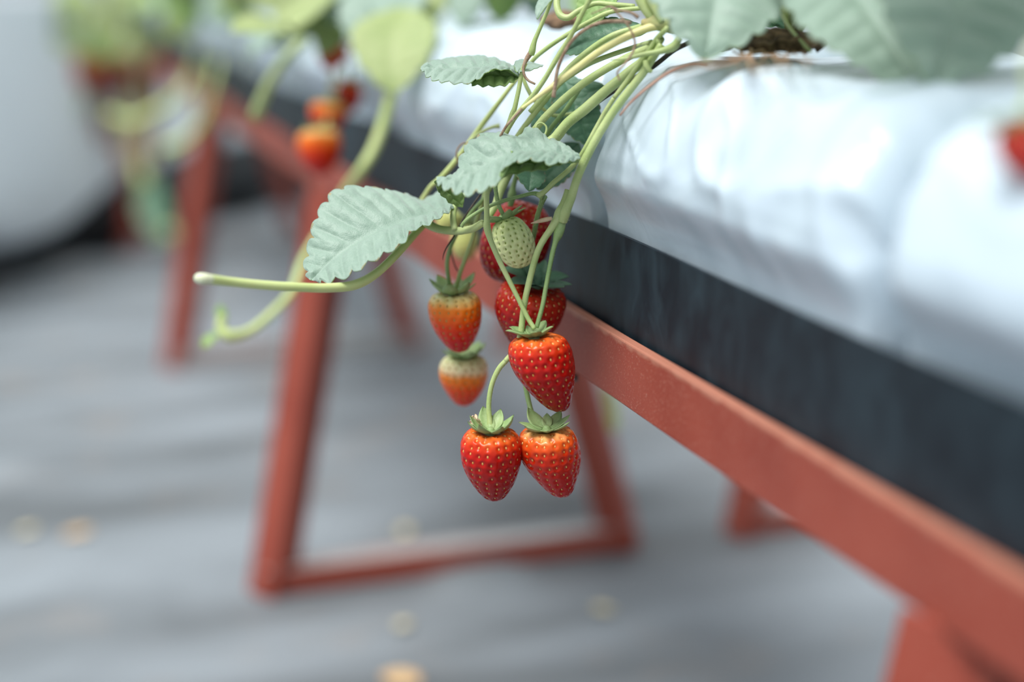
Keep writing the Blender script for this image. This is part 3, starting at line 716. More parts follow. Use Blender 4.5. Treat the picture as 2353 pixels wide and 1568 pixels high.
ZA([(2130, 380, 34), (2040, 520, 34), (1950, 650, 36), (1840, 790, 36), (1720, 950, 36), (1610, 1120, 36), (1520, 1280, 38), (1450, 1420, 38), (1395, 1560, 36), (1355, 1690, 38), (1300, 1830, 46), (1280, 1900, 42)], M_stem, d0=.662, d1=.683, hair=700)
ZA([(1720, 840, 20, .672), (1660, 935, 20), (1600, 1040, 20), (1480, 1260, 20), (1420, 1360, 21), (1330, 1460, 22), (1200, 1570, 22), (1130, 1640, 22), (1075, 1680, 30)], M_stem, d0=.672, d1=.69, hair=200)
ZA([(900, 660, 18), (800, 790, 20), (680, 950, 22), (560, 1110, 23), (440, 1280, 24), (330, 1420, 24), (230, 1530, 22), (150, 1600, 20), (90, 1690, 20), (20, 1800, 20)], M_stem_p, d0=.725, d1=.76, hair=100)
ZA([(740, 1080, 22), (680, 1090, 14), (600, 1125, 13), (520, 1180, 13), (460, 1240, 13)], M_stem, d0=.735)
ZA([(455, 1225, 9), (410, 1240, 8), (375, 1290, 8), (370, 1350, 8), (390, 1400, 7)], M_brown, name='dry_stem', d0=.735)
ZA([(2040, 360, 22, .666), (1880, 410, 22), (1700, 470, 22), (1520, 540, 24), (1400, 610, 25), (1270, 700, 26), (1180, 800, 26), (1080, 920, 26), (980, 1050, 25), (880, 1190, 25), (800, 1330, 24)], M_stem, d0=.695, d1=.71)
ZA([(1450, 720, 20), (1350, 880, 20), (1260, 1000, 20), (1180, 1100, 20), (1140, 1180, 18)], M_stem_dk, d0=.70, d1=.712)
ZA([(1380, 970, 14), (1290, 985, 14), (1200, 990, 15), (1120, 940, 15), (1030, 850, 17), (960, 720, 18), (930, 600, 16)], M_stem, d0=.712)
ZA([(1050, 1110, 8), (1060, 1070, 8), (1100, 1055, 8), (1140, 1090, 9), (1130, 1150, 9), (1080, 1200, 9)], M_stem, d0=.69, name='tendril')
# upward stalks and sheaths by the crown
ZA([(2090, 190, 40), (2010, 100, 44), (1950, 0, 46), (1920, -80, 42)], M_stem, d0=.662, name='stalk')
ZA([(2140, 190, 36), (2080, 80, 38), (2020, -20, 38), (2000, -90, 36)], M_stem, d0=.657, name='stalk')
ZA([(1900, 55, 22), (1700, 40, 24), (1560, 30, 22), (1420, 90, 24), (1330, 150, 28), (1260, 130, 30), (1230, 40, 30), (1240, -60, 28)], M_stem, d0=.69, d1=.70, name='stalk')
ZA([(2280, 330, 30), (2230, 400, 38), (2120, 440, 28), (1960, 470, 22), (1830, 500, 14), (1690, 515, 4)], M_stem, d0=.655, d1=.664, name='sheath')
ZA([(1990, 520, 22), (2000, 570, 26), (2030, 610, 18), (2050, 600, 5)], M_stem, d0=.66, name='sheath')
# roots and runners around the crown
pxtube('root', [(1625, 150, .645, 3), (1590, 148, .645, 4), (1540, 165, .645, 4), (1490, 200, .65, 3.4), (1450, 235, .655, 3), (1425, 265, .66, 2.5)], M_pinkstem, plant)
# lower stems
ZB([(1250, 200, 40), (1220, 300, 44), (1180, 385, 50), (1150, 440, 40), (1095, 520, 30), (1040, 600, 27), (995, 690, 26), (960, 800, 26), (930, 920, 26), (900, 1050, 25), (878, 1180, 25), (862, 1330, 26), (845, 1430, 34), (800, 1500, 26), (735, 1570, 22)], M_stem, d0=.683, d1=.687, hair=900)
ZB([(1190, 400, 34), (1185, 470, 36), (1160, 550, 38), (1135, 620, 22), (1110, 720, 20), (1085, 850, 19), (1060, 980, 19), (1035, 1120, 19), (1005, 1230, 19), (985, 1300, 18)], M_stem_dk, d0=.684, d1=.683, hair=500)
pxtube('stem', [(1172, 820, .687, 5.2), (1162, 830, .687, 6.2), (1145, 850, .688, 6.4), (1130, 885, .689, 6), (1123, 930, .690, 6), (1126, 975, .690, 6.5), (1128, 992, .690, 8)], M_stem, plant, hair=250)
pxtube('stem', [(1196, 790, .700, 6), (1204, 860, .705, 6), (1212, 910, .705, 6), (1224, 955, .702, 6), (1240, 985, .700, 8)], M_stem_dk, plant, hair=200)
ZB([(640, -120, 24), (605, 20, 26), (590, 150, 26), (585, 300, 22), (588, 430, 24), (590, 500, 30), (625, 620, 22), (700, 790, 21), (770, 930, 20), (850, 1090, 19), (920, 1230, 19), (970, 1310, 18)], M_stem, d0=.69, d1=.681, hair=500)
ZB([(560, 460, 28), (480, 505, 30), (400, 522, 32), (320, 525, 34), (210, 512, 34), (130, 480, 36), (60, 430, 30)], M_stem, d0=.70, d1=.715, hair=200)
ZB([(330, 520, 26), (318, 440, 26), (325, 350, 24), (360, 280, 20), (450, 210, 18), (560, 120, 18), (660, 0, 18)], M_stem, d0=.705, d1=.72)
ZB([(1040, 250, 32), (960, 225, 17), (850, 250, 15), (720, 285, 16), (600, 330, 16), (500, 385, 16), (420, 445, 17), (385, 490, 16)], M_stem_dk, d0=.69, d1=.70, hair=200)
ZB([(1045, 250, 28), (1020, 320, 20), (995, 400, 20), (975, 500, 20), (955, 600, 19)], M_stem_dk, d0=.695, d1=.712, hair=200)
ZB([(690, -120, 18), (660, 20, 18), (655, 150, 18), (665, 240, 17), (680, 310, 17), (705, 370, 17), (735, 420, 17)], M_stem_dk, d0=.695, d1=.70, hair=200)
ZB([(660, 80, 16), (620, 180, 16), (560, 270, 16), (480, 360, 16), (400, 460, 16), (340, 560, 17), (295, 660, 18), (270, 780, 18), (280, 900, 17), (305, 1010, 17)], M_stem_dk, d0=.715, d1=.735, hair=300)
ZB([(600, 60, 16), (575, 200, 16), (540, 340, 16), (500, 460, 16), (475, 580, 17), (430, 710, 18), (385, 830, 18), (355, 930, 17), (345, 1010, 16)], M_stem, d0=.72, d1=.735, hair=200)
ZB([(850, -160, 42), (800, -50, 42), (760, 60, 40), (700, 190, 36), (660, 310, 32), (600, 420, 26)], M_stem, d0=.715, d1=.71)
ZB([(880, -120, 20), (850, -30, 20), (830, 60, 20), (800, 170, 22), (790, 240, 36), (775, 330, 20)], M_stem_dk, d0=.725)
ZB([(600, 60, 7), (560, 190, 7), (480, 310, 8), (400, 430, 8), (330, 560, 7), (265, 660, 6), (240, 720, 4), (235, 760, 2)], M_dark, name='dry_stem', d0=.71)
ZB([(310, 590, 6), (305, 700, 6), (330, 800, 6), (355, 850, 6)], M_dark, name='dry_stem', d0=.74)
ZB([(1110, 425, 14), (1060, 435, 18), (1000, 450, 14), (940, 465, 3)], M_bract, name='bract', d0=.682)
# the long pale runner reaching left
pxtube('runner', [(1000, 490, .72, 9), (960, 530, .715, 9), (915, 580, .70, 10), (865, 628, .69, 10.5), (815, 655, .68, 11.5), (750, 662, .67, 11), (680, 660, .66, 11), (600, 655, .65, 11), (530, 648, .64, 11), (480, 642, .63, 12)], M_stem_p, plant, seg=12)
pxtube('runner_tip', [(486, 642, .63, 11), (470, 641, .628, 13), (456, 640, .627, 12), (450, 640, .626, 7)], M_cut, plant, seg=12)
# leaves of the main plant
loft_leaf([(1052, 468, .715), (970, 492, .703), (885, 520, .694), (790, 575, .688), (712, 644, .682)],
          [(1052, 466, .716), (1012, 444, .728), (968, 462, .730), (935, 450, .722), (880, 438, .716), (800, 432, .710), (756, 458, .705), (728, 510, .700), (712, 570, .695), (704, 618, .688), (710, 642, .683)],
          [(1052, 472, .714), (1022, 494, .700), (985, 514, .690), (950, 532, .684), (925, 560, .679), (885, 582, .676), (850, 602, .674), (812, 628, .673), (765, 644, .675), (725, 648, .681)],
          plant, teeth=(12, 11), tooth=20, seed=1, nt_=170, nl=24)
loft_leaf([(1332, 360, .668), (1250, 346, .670), (1185, 346, .670), (1120, 372, .668), (1060, 402, .666), (1003, 414, .664)],
          [(1332, 356, .669), (1300, 336, .675), (1255, 318, .680), (1222, 294, .684), (1190, 316, .684), (1152, 306, .684), (1115, 308, .684), (1082, 326, .682), (1062, 360, .678), (1050, 396, .672), (1003, 411, .665)],
          [(1332, 366, .667), (1285, 374, .660), (1230, 370, .658), (1180, 376, .656), (1154, 390, .654), (1148, 420, .652), (1114, 438, .652), (1070, 446, .654), (1032, 436, .658), (1004, 418, .663)],
          plant, teeth=(9, 12), tooth=20, seed=3, nt_=170, nl=24, puck=.0014, relief=.0010)
loft_leaf([(1330, 368, .672), (1270, 372, .672), (1210, 374, .672), (1158, 390, .668)], [(1330, 366, .673), (1270, 364, .676), (1200, 362, .676), (1158, 384, .670)],
          [(1330, 370, .671), (1280, 382, .667), (1210, 396, .665), (1156, 404, .666)], plant, teeth=(3, 5), tooth=4, seed=14, top=M_leafun, edge=False, nt_=80, nl=10)
loft_leaf([(1066, 474, .705), (1048, 458, .702), (1028, 440, .698), (1002, 416, .684)], [(1066, 472, .706), (1064, 448, .706), (1040, 428, .702), (1004, 414, .685)],
          [(1064, 478, .705), (1034, 466, .699), (1012, 446, .694), (1000, 418, .684)], plant, teeth=(3, 4), tooth=4, seed=5, top=M_leafun, edge=False, nt_=80, nl=10)
loft_leaf([(1194, 174, .695), (1140, 152, .697), (1060, 154, .699), (966, 158, .700)],
          [(1194, 170, .696), (1172, 148, .706), (1138, 136, .712), (1098, 131, .715), (1048, 133, .715), (1000, 142, .711), (967, 155, .702)],
          [(1192, 176, .694), (1166, 164, .690), (1135, 160, .687), (1108, 176, .683), (1076, 188, .680), (1036, 190, .682), (998, 182, .688), (968, 162, .698)],
          plant, teeth=(8, 9), tooth=15, seed=6, nt_=140, nl=20)
loft_leaf([(1193, 176, .696), (1160, 172, .698), (1125, 172, .697), (1084, 188, .690)], [(1192, 172, .698), (1160, 158, .702), (1125, 160, .700), (1088, 184, .691)],
          [(1190, 182, .695), (1165, 194, .692), (1125, 198, .690), (1084, 194, .689)], plant, teeth=(3, 4), tooth=6, seed=16, top=M_leafun, nt_=80, nl=10)
pxleaf((1240, 150, .71), (1190, 165, .69), (.1, .8, .5), 60, plant, teeth=4, fold=.1, seed=7)
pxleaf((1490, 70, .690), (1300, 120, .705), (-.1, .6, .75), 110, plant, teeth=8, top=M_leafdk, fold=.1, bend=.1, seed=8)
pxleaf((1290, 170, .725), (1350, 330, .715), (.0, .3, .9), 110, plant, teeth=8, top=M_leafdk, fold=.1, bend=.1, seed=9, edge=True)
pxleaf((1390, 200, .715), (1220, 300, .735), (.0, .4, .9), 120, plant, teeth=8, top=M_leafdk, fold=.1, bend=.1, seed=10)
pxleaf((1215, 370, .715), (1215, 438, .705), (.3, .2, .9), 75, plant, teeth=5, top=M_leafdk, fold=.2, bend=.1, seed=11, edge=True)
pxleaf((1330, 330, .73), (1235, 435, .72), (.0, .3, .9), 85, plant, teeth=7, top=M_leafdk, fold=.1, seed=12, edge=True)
pxleaf((1300, -30, .68), (1235, 42, .67), (-.6, .4, .6), 46, plant, teeth=6, fold=.35, seed=13)
pxleaf((1450, -60, .70), (1330, 60, .71), (-.1, .6, .75), 120, plant, teeth=7, top=M_leafun, fold=.1, seed=15)
# big leaves over the near bag
pxleaf((1680, -190, .655), (1622, 128, .605), (-.05, .35, .9), 340, plant, teeth=9, p=.95, fold=.12, bend=.10, pucker=.012, seed=21, curl=.12)
plant_r = empty('strawberry_plant', Vector((.36, .36, .565)), 'out of focus strawberry plant with the large pale leaves at the top right corner', 'plant')
def project(p):
    v = p-EYE; z = v.dot(FWD); return IW/2+FPX*v.dot(RGT)/z, IH/2-FPX*v.dot(UPV)/z, z
def shade_canopy(e, cx_, cy_, n, seed, spread=.14):  # unseen leaves kept above the view, added to shade the bag tops
    rr = random.Random(seed); k_ = 0
    while k_ < n:
        az = rr.uniform(0, 2*math.pi); rad = spread*rr.uniform(.1, 1)
        c = Vector((cx_+math.cos(az)*rad, cy_+math.sin(az)*rad, rr.uniform(.62, .72)))
        out = Vector((math.cos(az), math.sin(az), rr.uniform(-.4, .1))).normalized(); L = rr.uniform(.05, .065)
        if project(c)[2] < .2 or project(c-Vector((0, 0, .02)))[1] > -140 or project(c+out*L*1.1)[1] > -110: continue
        k_ += 1
        tube('petiole', [Vector((cx_, cy_, .568)), Vector((cx_, cy_, .568))*.4+c*.6+Vector((0, 0, .02)), c], [.0019, .0016, .0012], M_stem, e, seg=8, n=5)
        for q in (-1, 0, 1):
            d_ = (out+Vector((-math.sin(az), math.cos(az), 0))*q*1.1).normalized()
            leaf(c, c+d_*L, Vector((math.cos(az)*.3, math.sin(az)*.3, .95)), L*.9, e, nt_=50, nl=8, fold=.12, bend=.05, droop=.12, seed=seed*10+k_)
shade_canopy(plant, .33, .60, 7, 3)
shade_canopy(plant_r, .37, .34, 3, 4)
pxleaf((1800, -170, .64), (2110, 205, .56), (-.1, .45, .85), 330, plant_r, teeth=10, p=.95, fold=.10, bend=.08, pucker=.012, seed=22)
pxleaf((2260, -230, .60), (2150, 195, .525), (-.05, .40, .9), 400, plant_r, teeth=9, p=1.0, fold=.08, bend=.08, pucker=.016, seed=23)
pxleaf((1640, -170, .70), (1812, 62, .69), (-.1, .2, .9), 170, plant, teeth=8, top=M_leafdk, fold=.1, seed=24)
pxtube('petiole', [(1560, 40, .66, 9), (1600, -60, .65, 9), (1680, -190, .66, 8)], M_stem, plant)
tube('petiole', [plant_r.location, (plant_r.location+at(1800, -170, .64))/2+Vector((0, 0, .02)), at(1800, -170, .64)], [.002, .0018, .0015], M_stem, plant_r)
tube('petiole', [plant_r.location, (plant_r.location+at(2260, -230, .60))/2+Vector((0, 0, .02)), at(2260, -230, .60)], [.002, .0018, .0015], M_stem, plant_r)
pxtube('petiole', [(1790, 20, .66, 5), (1812, 60, .65, 5), (1835, 90, .64, 5), (1862, 118, .63, 4)], M_stem, plant)
# planting hole with coir and tangled roots
hole = empty('root_clump', at(1765, 110, .66), 'brown coir and dry roots showing at the planting hole under the big right leaves', 'roots')
vs, fs = [], []
nu, nv = 40, 14
hc = at(1765, 112, .665)
for i in range(nv+1):
    for k in range(nu):
        a = 2*math.pi*k/nu; r = i/nv
        q = hc+Vector((math.cos(a)*.020*r, math.sin(a)*.030*r, .004*(1-r*r)))
        q += Vector((0, 0, 1))*.0035*noise.noise(q*160)+Vector((1, 0, 0))*.002*noise.noise(q*240)
        vs.append(q)
for i in range(nv):
    for k in range(nu): fs.append((i*nu+k, i*nu+(k+1) % nu, (i+1)*nu+(k+1) % nu, (i+1)*nu+k))
c_ = link('coir', vs, fs, M_soil, hole); c_.modifiers.new('thickness', 'SOLIDIFY').thickness = .004
def over(p):                      # keep a root lying on top of the bag
    return p[0], min(165, p[1]), min(.652, 125/(min(165, p[1])+78)), p[3]
rr = random.Random(5)
for i in range(26):
    x0 = rr.uniform(1680, 1850); y0_ = rr.uniform(75, 135); pts = [(x0, y0_, .652, rr.uniform(1, 2.6))]
    for k in range(4): pts.append((pts[-1][0]+rr.uniform(-28, 28), pts[-1][1]+rr.uniform(-14, 20), .650+rr.uniform(-.004, .004), rr.uniform(.8, 2.2)))
    pxtube('root', [over(p) for p in pts], M_root, hole, seg=6, n=4)
pxtube('root', [over(p) for p in [(1850, 118, .652, 4), (1790, 112, .650, 5), (1730, 122, .648, 5), (1690, 138, .648, 5), (1640, 150, .648, 4.5), (1610, 145, .652, 4), (1580, 155, .652, 3), (1540, 172, .655, 2.4)]], M_root, hole)
pxtube('root', [over(p) for p in [(1735, 85, .650, 7), (1728, 110, .648, 6), (1722, 140, .646, 5), (1735, 160, .646, 3), (1752, 165, .646, 2.5), (1758, 150, .646, 2)]], M_root, hole)
# black drip line between the bags
tag(tube('drip_line', [at(1640, 60, .66), at(1600, 90, .668), at(1550, 115, .672), at(1498, 155, .676), at(1432, 195, .684), at(1380, 230, .692), at(1360, 247, .698)], [.0011]*7, M_dark, base=at(1550, 115, .672)),
    'thin black drip hose passing behind the green stems onto the bag', 'hose')

# dry withered flower on the cap of the lowest left berry
pxleaf((1103, 990, .688), (1090, 956, .687), (-.3, -.2, .9), 26, None, name='dry_flower', teeth=2, p=1.3, tooth=.25, fold=.5, wave=.15, top=M_bract, under=M_bract, nt_=30, nl=6, seed=60)
o = bpy.data.objects['dry_flower']
mw = B2.matrix_world.copy(); o.parent = B2; o.matrix_parent_inverse = mw.inverted()

# ------------------------------------------------------------------ blurred neighbours on the bench
berry(735, 300, 402, 1.10, 100, 4, 'lowest red strawberry of the small blurred cluster at upper left', ORANGE, 'blunt', res=(40, 32), spin=1, group='blurred strawberry cluster')
berry(752, 238, 305, 1.12, 84, -10, 'blurred red strawberry, second from bottom of the small cluster', ORANGE, 'blunt', res=(40, 32), spin=2, group='blurred strawberry cluster')
berry(800, 192, 262, 1.14, 62, -8, 'blurred orange strawberry at right side of the small cluster', RED_O, 'blunt', res=(40, 32), spin=3, group='blurred strawberry cluster')
berry(762, 95, 160, 1.12, 72, -10, 'blurred orange strawberry at top of the small cluster', RED_O, 'blunt', res=(40, 32), spin=4, group='blurred strawberry cluster')
berry(192, 130, 205, 3.0, 72, 0, 'far orange strawberry against the bench end, beside the white sheet', ORANGE, 'blunt', res=(28, 22), spin=5, group='far strawberries at the bench end')
berry(268, 140, 210, 3.0, 66, 0, 'far dark red strawberry, right of the far orange one', DARK, 'blunt', res=(28, 22), spin=6, group='far strawberries at the bench end')
BR = berry(2352, 290, 418, .405, 120, 10, 'red strawberry cut off by the right edge of the photo, in front of white bag', [(0, (.55, .05, .03)), (.5, (.45, .02, .02)), (1, (.40, .012, .015))], 'cone', res=(64, 56), spin=7, sepals=7, group='strawberry at the right edge')

tube('stem', [plant_r.location, plant_r.location*.5+at(2400, 60, .41)*.5+Vector((0, 0, .035)), at(2400, 90, .405), at(2372, 230, .405), BR.location+Vector((0, 0, .001))], [.0016, .0014, .0012, .0011, .0011], M_stem, plant_r)
p2 = empty('strawberry_plant', on_x(820, 60, .30), 'blurred strawberry plant with one big round leaf, behind and left of the main plant', 'plant')
pxleaf((905, 215, .99), (915, 20, 1.02), (-.1, .3, .9), 205, p2, teeth=7, p=1.0, top=M_leafy, under=M_leafy, seed=31, nt_=50, nl=8)
pxleaf((690, 90, 1.04), (535, 72, 1.0), (.0, .75, .6), 130, p2, teeth=7, top=M_leafy, under=M_leafy, seed=32, nt_=50, nl=8)
pxleaf((670, 90, 1.1), (720, 10, 1.1), (.3, .3, .9), 90, p2, teeth=6, top=M_leafy, seed=33, nt_=50, nl=8)
pxtube('runner', [(902, 205, .995, 14), (885, 270, 1.0, 13), (860, 340, 1.0, 13), (830, 390, 1.0, 12), (800, 430, 1.02, 11), (760, 500, 1.04, 9), (700, 595, 1.0, 9), (670, 670, .97, 9), (625, 720, .95, 9), (575, 760, .94, 10), (530, 772, .93, 13), (508, 755, .93, 12), (512, 725, .93, 10)], M_stem_p, p2)
pxleaf((515, 745, .93), (505, 700, .93), (-.2, .4, .8), 26, p2, teeth=4, top=M_leafun, seed=34, nt_=30, nl=6)
pxleaf((500, 765, .93), (468, 800, .92), (-.3, .4, .8), 32, p2, teeth=4, top=M_leafun, seed=35, nt_=30, nl=6)
pxtube('petiole', [(700, 90, 1.06, 11), (660, 130, 1.06, 10), (620, 190, 1.08, 12), (585, 270, 1.1, 13)], M_stem, p2)
pxtube('stem', [(800, 40, 1.12, 8), (780, 90, 1.12, 7), (770, 150, 1.12, 7), (765, 200, 1.13, 6), (748, 300, 1.1, 6)], M_stem_y, p2)
pxtube('stem', [(780, 90, 1.12, 7), (800, 150, 1.13, 6), (803, 195, 1.14, 6)], M_stem, p2)
pxleaf((780, 20, 1.12), (740, 130, 1.1), (.2, .4, .8), 80, p2, teeth=6, top=M_leafy, seed=36, nt_=40, nl=8)
pxleaf((860, 30, 1.1), (800, 130, 1.15), (-.2, .4, .8), 80, p2, teeth=6, top=M_leafun, seed=37, nt_=40, nl=8)

def far_plant(y, label, seed, n=9, z=.575, spread=.12, mats=(M_leaf, M_leafy, M_leafun), low=False, x0=.31):
    rr = random.Random(seed); e = empty('strawberry_plant', (x0, y, z-.01), label, 'plant', 'blurred strawberry plants along the bench')
    for i in range(n):
        az = rr.uniform(0, 2*math.pi) if not low else rr.uniform(math.pi*.6, math.pi*1.6)
        rr_ = spread*rr.uniform(.4, 1.0)
        c = Vector((x0+math.cos(az)*rr_, y+math.sin(az)*rr_, z+rr.uniform(-.045, .05)))
        out = Vector((math.cos(az), math.sin(az), rr.uniform(-.6, .1))).normalized()
        nrm = Vector((math.cos(az)*.5, math.sin(az)*.5-.3, .9))
        tube('petiole', [e.location, e.location*.4+c*.6+Vector((0, 0, .025)), c], [.0017, .0014, .0011], M_stem, e, seg=6, n=4)
        L = rr.uniform(.042, .06); m_ = rr.choice(mats)
        for k in (-1, 0, 1):
            d_ = (out+Vector((-math.sin(az), math.cos(az), 0))*k*1.1).normalized()
            leaf(c, c+d_*L, nrm+d_*.2, L*.85, e, teeth=7, top=m_, nt_=36, nl=6, fold=.15, bend=.05, droop=.15, seed=seed*10+i)
    return e
far_plant(1.10, 'blurred leafy strawberry plant on the bag, directly behind the main plant', 1, 9, z=.60)
far_plant(1.48, 'blurred strawberry plant above the small berry cluster', 2, 13, z=.60)
far_plant(1.85, 'blurred pale strawberry plant, third along the bench from the camera', 3, 14, z=.60)
far_plant(2.25, 'blurred strawberry plant above the second trestle', 4, 14, z=.60)
far_plant(2.65, 'blurred strawberry plant near the far end of the bench', 5, 15, z=.595)
far_plant(3.05, 'farthest blurred strawberry plant at the bench end by the white sheet', 6, 16, z=.59)
bgp = [o for o in col.objects if o.name.startswith('strawberry_plant') and o.type == 'EMPTY' and o.get('group') == 'blurred strawberry plants along the bench']
bgp.sort(key=lambda o: o.location.y)
rb = random.Random(77)
def bg_leaf(x, y, d, size, m_, ang=None):
    a = ang if ang is not None else rb.uniform(-.6, .6)
    T = at(x, y, d); B = at(x+size*.9*math.sin(a), y-size*.9*math.cos(a), d+.02)
    e = min(bgp, key=lambda o: abs(o.location.y-T.y))
    leaf(B, T, dirv(rb.uniform(-.3, .3), rb.uniform(.3, .8), .8), size*.8/FPX*d, e, teeth=7, top=m_, under=M_leafun, nt_=36, nl=6, fold=.12, droop=.1, seed=int(x))
    tube('petiole', [e.location, (e.location+B)/2+Vector((0, 0, .03)), B], [.0017, .0014, .001], M_stem, e, seg=6, n=4)
for q in [(960, 62, 1.05, 110, M_leafy), (1060, 50, 1.0, 120, M_leaf), (1150, 42, 1.0, 120, M_leafun), (1230, 30, 1.0, 100, M_leaf), (1010, 30, 1.15, 110, M_leafy),
          (700, 40, 1.3, 130, M_leafy), (640, 28, 1.35, 120, M_leafy), (800, 30, 1.3, 120, M_leafun), (560, 48, 1.5, 110, M_leafun), (500, 60, 1.6, 110, M_leaf),
          (440, 60, 1.7, 120, M_leafun), (400, 90, 1.8, 100, M_leafy), (350, 70, 2.9, 110, M_leafy), (300, 60, 2.9, 110, M_leaf), (250, 100, 2.9, 110, M_leafy),
          (200, 60, 2.9, 120, M_leafy), (150, 90, 2.9, 110, M_leaf), (130, 40, 2.9, 100, M_leafun), (330, 130, 2.9, 80, M_leafy), (230, 140, 2.9, 90, M_leafun), (280, 30, 2.9, 120, M_leafy),
          (460, 20, 1.8, 140, M_leafy), (380, 20, 1.9, 140, M_leaf), (540, 10, 1.5, 140, M_leafy), (170, 120, 2.9, 90, M_leafy), (1330, 30, .95, 100, M_leafun)]:
    bg_leaf(*q)
# second planting hole, on the bag behind the stems
h2 = empty('root_clump', at(1300, 62, .79), 'small dark planting hole with brown coir on the white bag behind the thin upper stems', 'roots')
vs, fs = [], []; hc2 = at(1305, 62, .79)
for i in range(9):
    for k in range(28):
        a = 2*math.pi*k/28; r = i/8; q = hc2+Vector((math.cos(a)*.012*r, math.sin(a)*.022*r, .004*(1-r*r)))
        vs.append(q+Vector((0, 0, 1))*.003*noise.noise(q*160))
for i in range(8):
    for k in range(28): fs.append((i*28+k, i*28+(k+1) % 28, (i+1)*28+(k+1) % 28, (i+1)*28+k))
c_ = link('coir', vs, fs, M_soil, h2); c_.modifiers.new('thickness', 'SOLIDIFY').thickness = .004
# hanging runners at the far left
def hang(e, pts, m_):
    pxtube('runner', pts, m_, e, seg=8)
near_p = bgp[3]; end_p = bgp[-1]
hang(near_p, [(470, 60, 2.30, 6), (452, 130, 2.2, 7), (430, 195, 2.1, 9), (395, 235, 2.1, 11), (350, 262, 2.1, 12), (300, 280, 2.1, 12), (250, 265, 2.1, 14)], M_stem_p)
hang(near_p, [(505, 60, 2.25, 6), (500, 130, 2.1, 7), (490, 190, 2.0, 8), (478, 240, 2.0, 9), (455, 290, 2.0, 9), (420, 325, 2.0, 10), (375, 345, 2.0, 16)], M_stem_p)
for pts, mm in (([(215, 70, 3.1, 14), (205, 140, 3.05, 16), (215, 230, 3.05, 14), (245, 330, 3.05, 12)], M_pinkstem),
                ([(245, 70, 3.1, 14), (235, 130, 3.05, 14), (255, 220, 3.05, 14), (275, 330, 3.05, 14), (290, 400, 3.05, 12)], M_pinkstem),
                ([(190, 70, 3.1, 14), (170, 120, 3.05, 14), (185, 180, 3.05, 14), (215, 290, 3.05, 12)], M_bract),
                ([(280, 70, 3.1, 14), (300, 160, 3.05, 12), (300, 260, 3.05, 14), (320, 380, 3.0, 12), (350, 460, 2.9, 12), (395, 540, 2.8, 12)], M_stem_p),
                ([(290, 80, 3.1, 10), (320, 160, 3.05, 10), (325, 280, 3.0, 12), (310, 380, 3.0, 12)], M_bract)):
    hang(end_p, pts, mm)
pxleaf((335, 410, 2.9), (385, 560, 2.8), (-.2, .3, .9), 75, end_p, teeth=6, top=M_leafdk, seed=41, nt_=40, nl=8)
pxleaf((200, 60, 3.05), (160, 130, 3.0), (-.2, .3, .9), 120, end_p, teeth=6, top=M_leafun, seed=42, nt_=40, nl=8)
pxleaf((280, 90, 3.05), (230, 160, 3.0), (-.2, .5, .8), 120, end_p, teeth=6, top=M_leafy, seed=43, nt_=40, nl=8)
pxleaf((180, 190, 3.05), (190, 260, 3.0), (-.2, .3, .9), 90, end_p, teeth=6, top=M_leafy, seed=44, nt_=40, nl=8)
pxtube('runner', [(1395, 890, 1.2, 10), (1408, 940, 1.2, 13), (1410, 990, 1.2, 10)], M_stem_p, p2)

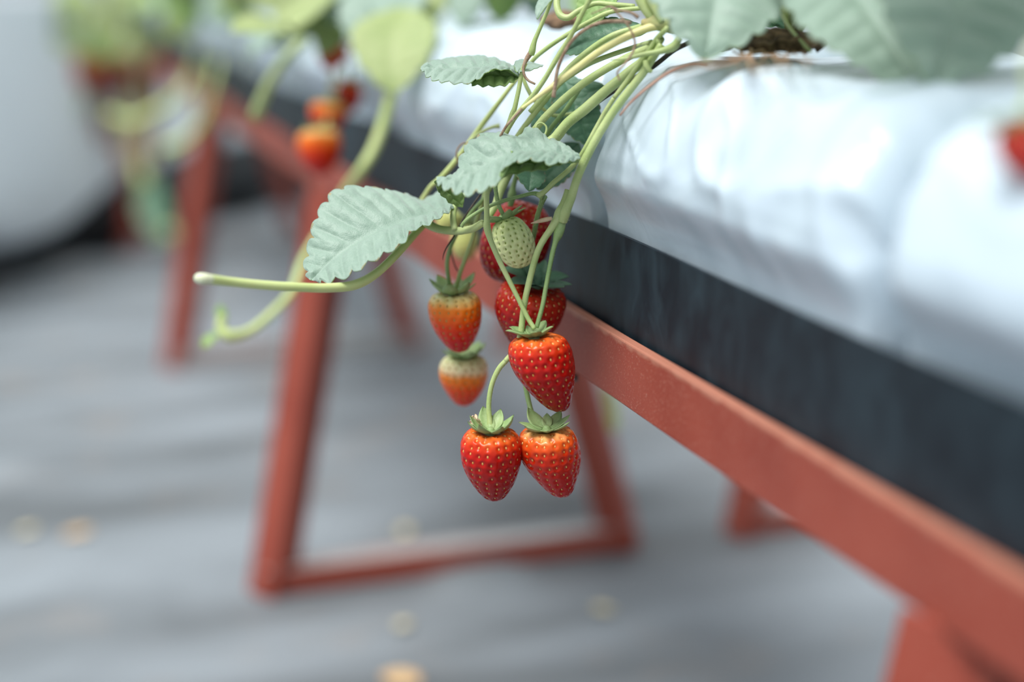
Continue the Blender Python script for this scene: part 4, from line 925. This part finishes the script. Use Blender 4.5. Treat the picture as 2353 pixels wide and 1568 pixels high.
# ------------------------------------------------------------------ far end: white sheet over black skirt
def curtain(a, b, ztop, zlow, mat, name, thick, amp, label, cat, seed=0, nzz=30, nx_=120):
    a = Vector(a); b = Vector(b); d = (b-a); L = d.length; d /= L; nn = Vector((d.y, -d.x, 0))
    vs, fs = [], []
    for i in range(nx_+1):
        s = L*i/nx_; zl = zlow(s)
        for j in range(nzz+1):
            t = j/nzz; z = zl+(ztop-zl)*t
            q = a+d*s+nn*(amp*math.sin(s*9+seed+noise.noise(Vector((s*3, 0, seed)))*3)*(1-t*.6)+amp*.5*noise.noise(Vector((s*6, z*4, seed))))
            q.z = z; vs.append(q)
    w_ = nzz+1
    for i in range(nx_):
        for j in range(nzz): fs.append((i*w_+j, (i+1)*w_+j, (i+1)*w_+j+1, i*w_+j+1))
    o = link(name, vs, fs, mat, base=a); sm = o.modifiers.new('thickness', 'SOLIDIFY'); sm.thickness = thick
    return tag(o, label, cat)
GA = Vector((-.06, 3.02, 0)); GB = Vector((.54, 3.72, 0)); dG = (GB-GA).normalized(); nG = Vector((dG.y, -dG.x, 0))
A0 = GA-dG*1.0
def hem(s):
    # s measured from A0; frame left edge at s=1.0
    u = s-1.0
    return .075+.09*smooth(.02, .40, u)+.03*smooth(.0, .9, u)
curtain(A0+nG*.05, A0+dG*3.4+nG*.05, .55, hem, M_sheet, 'white_sheet', .002, .012, 'white plastic sheet hanging at far left behind the bench end, above black film', 'sheet', 3)
vs, fs = tube_geo([A0+dG*s-nG*.06+Vector((0, 0, .105+.01*math.sin(s*7))) for s in np.linspace(0, 3.4, 30)], [.105+.012*math.sin(s*11) for s in np.linspace(0, 3.4, 30)], 4, 20, .15)
tag(link('black_film_roll', vs, fs, M_black, base=A0), 'black film roll lying on the ground beneath the white sheet, far left background', 'film roll')

# next row beyond the sheet line, seen as pale haze of film and leaves at the top edge
# ------------------------------------------------------------------ dead leaves on the ground
for i, (x, y, L, m_, lab) in enumerate([(145, 1238, .030, M_deadleaf, 'orange brown dead leaf lying alone on the grey ground at lower left'),
        (930, 1228, .022, M_deadpale, 'small pale dead leaf on the ground inside the near trestle, above its foot bar'),
        (1410, 1405, .020, M_deadpale, 'small pale dead leaf on the ground below the near trestle right foot'),
        (940, 1412, .020, M_deadpale, 'small pale dead leaf on the ground just below the foot bar'),
        (880, 1540, .045, M_deadleaf, 'brown dead leaf at the bottom edge of the photo'),
        (40, 1225, .02, M_deadpale, 'small pale dead leaf left of the orange brown one')]):
    b = on_z(x, y, .01); b.z = ground_z(b.x, b.y)+.003; a = i*1.3
    o = leaf(b, b+Vector((math.cos(a), math.sin(a), .12))*L, Vector((0, 0, 1)), L*.7, None, name='dead_leaf', teeth=5, nt_=30, nl=6, fold=.3, curl=.4, top=m_, under=m_, seed=i+50)
    for v in o.data.vertices: v.co -= b
    o.location = b
    tag(o, lab, 'dead leaf', 'dead leaves on the ground')
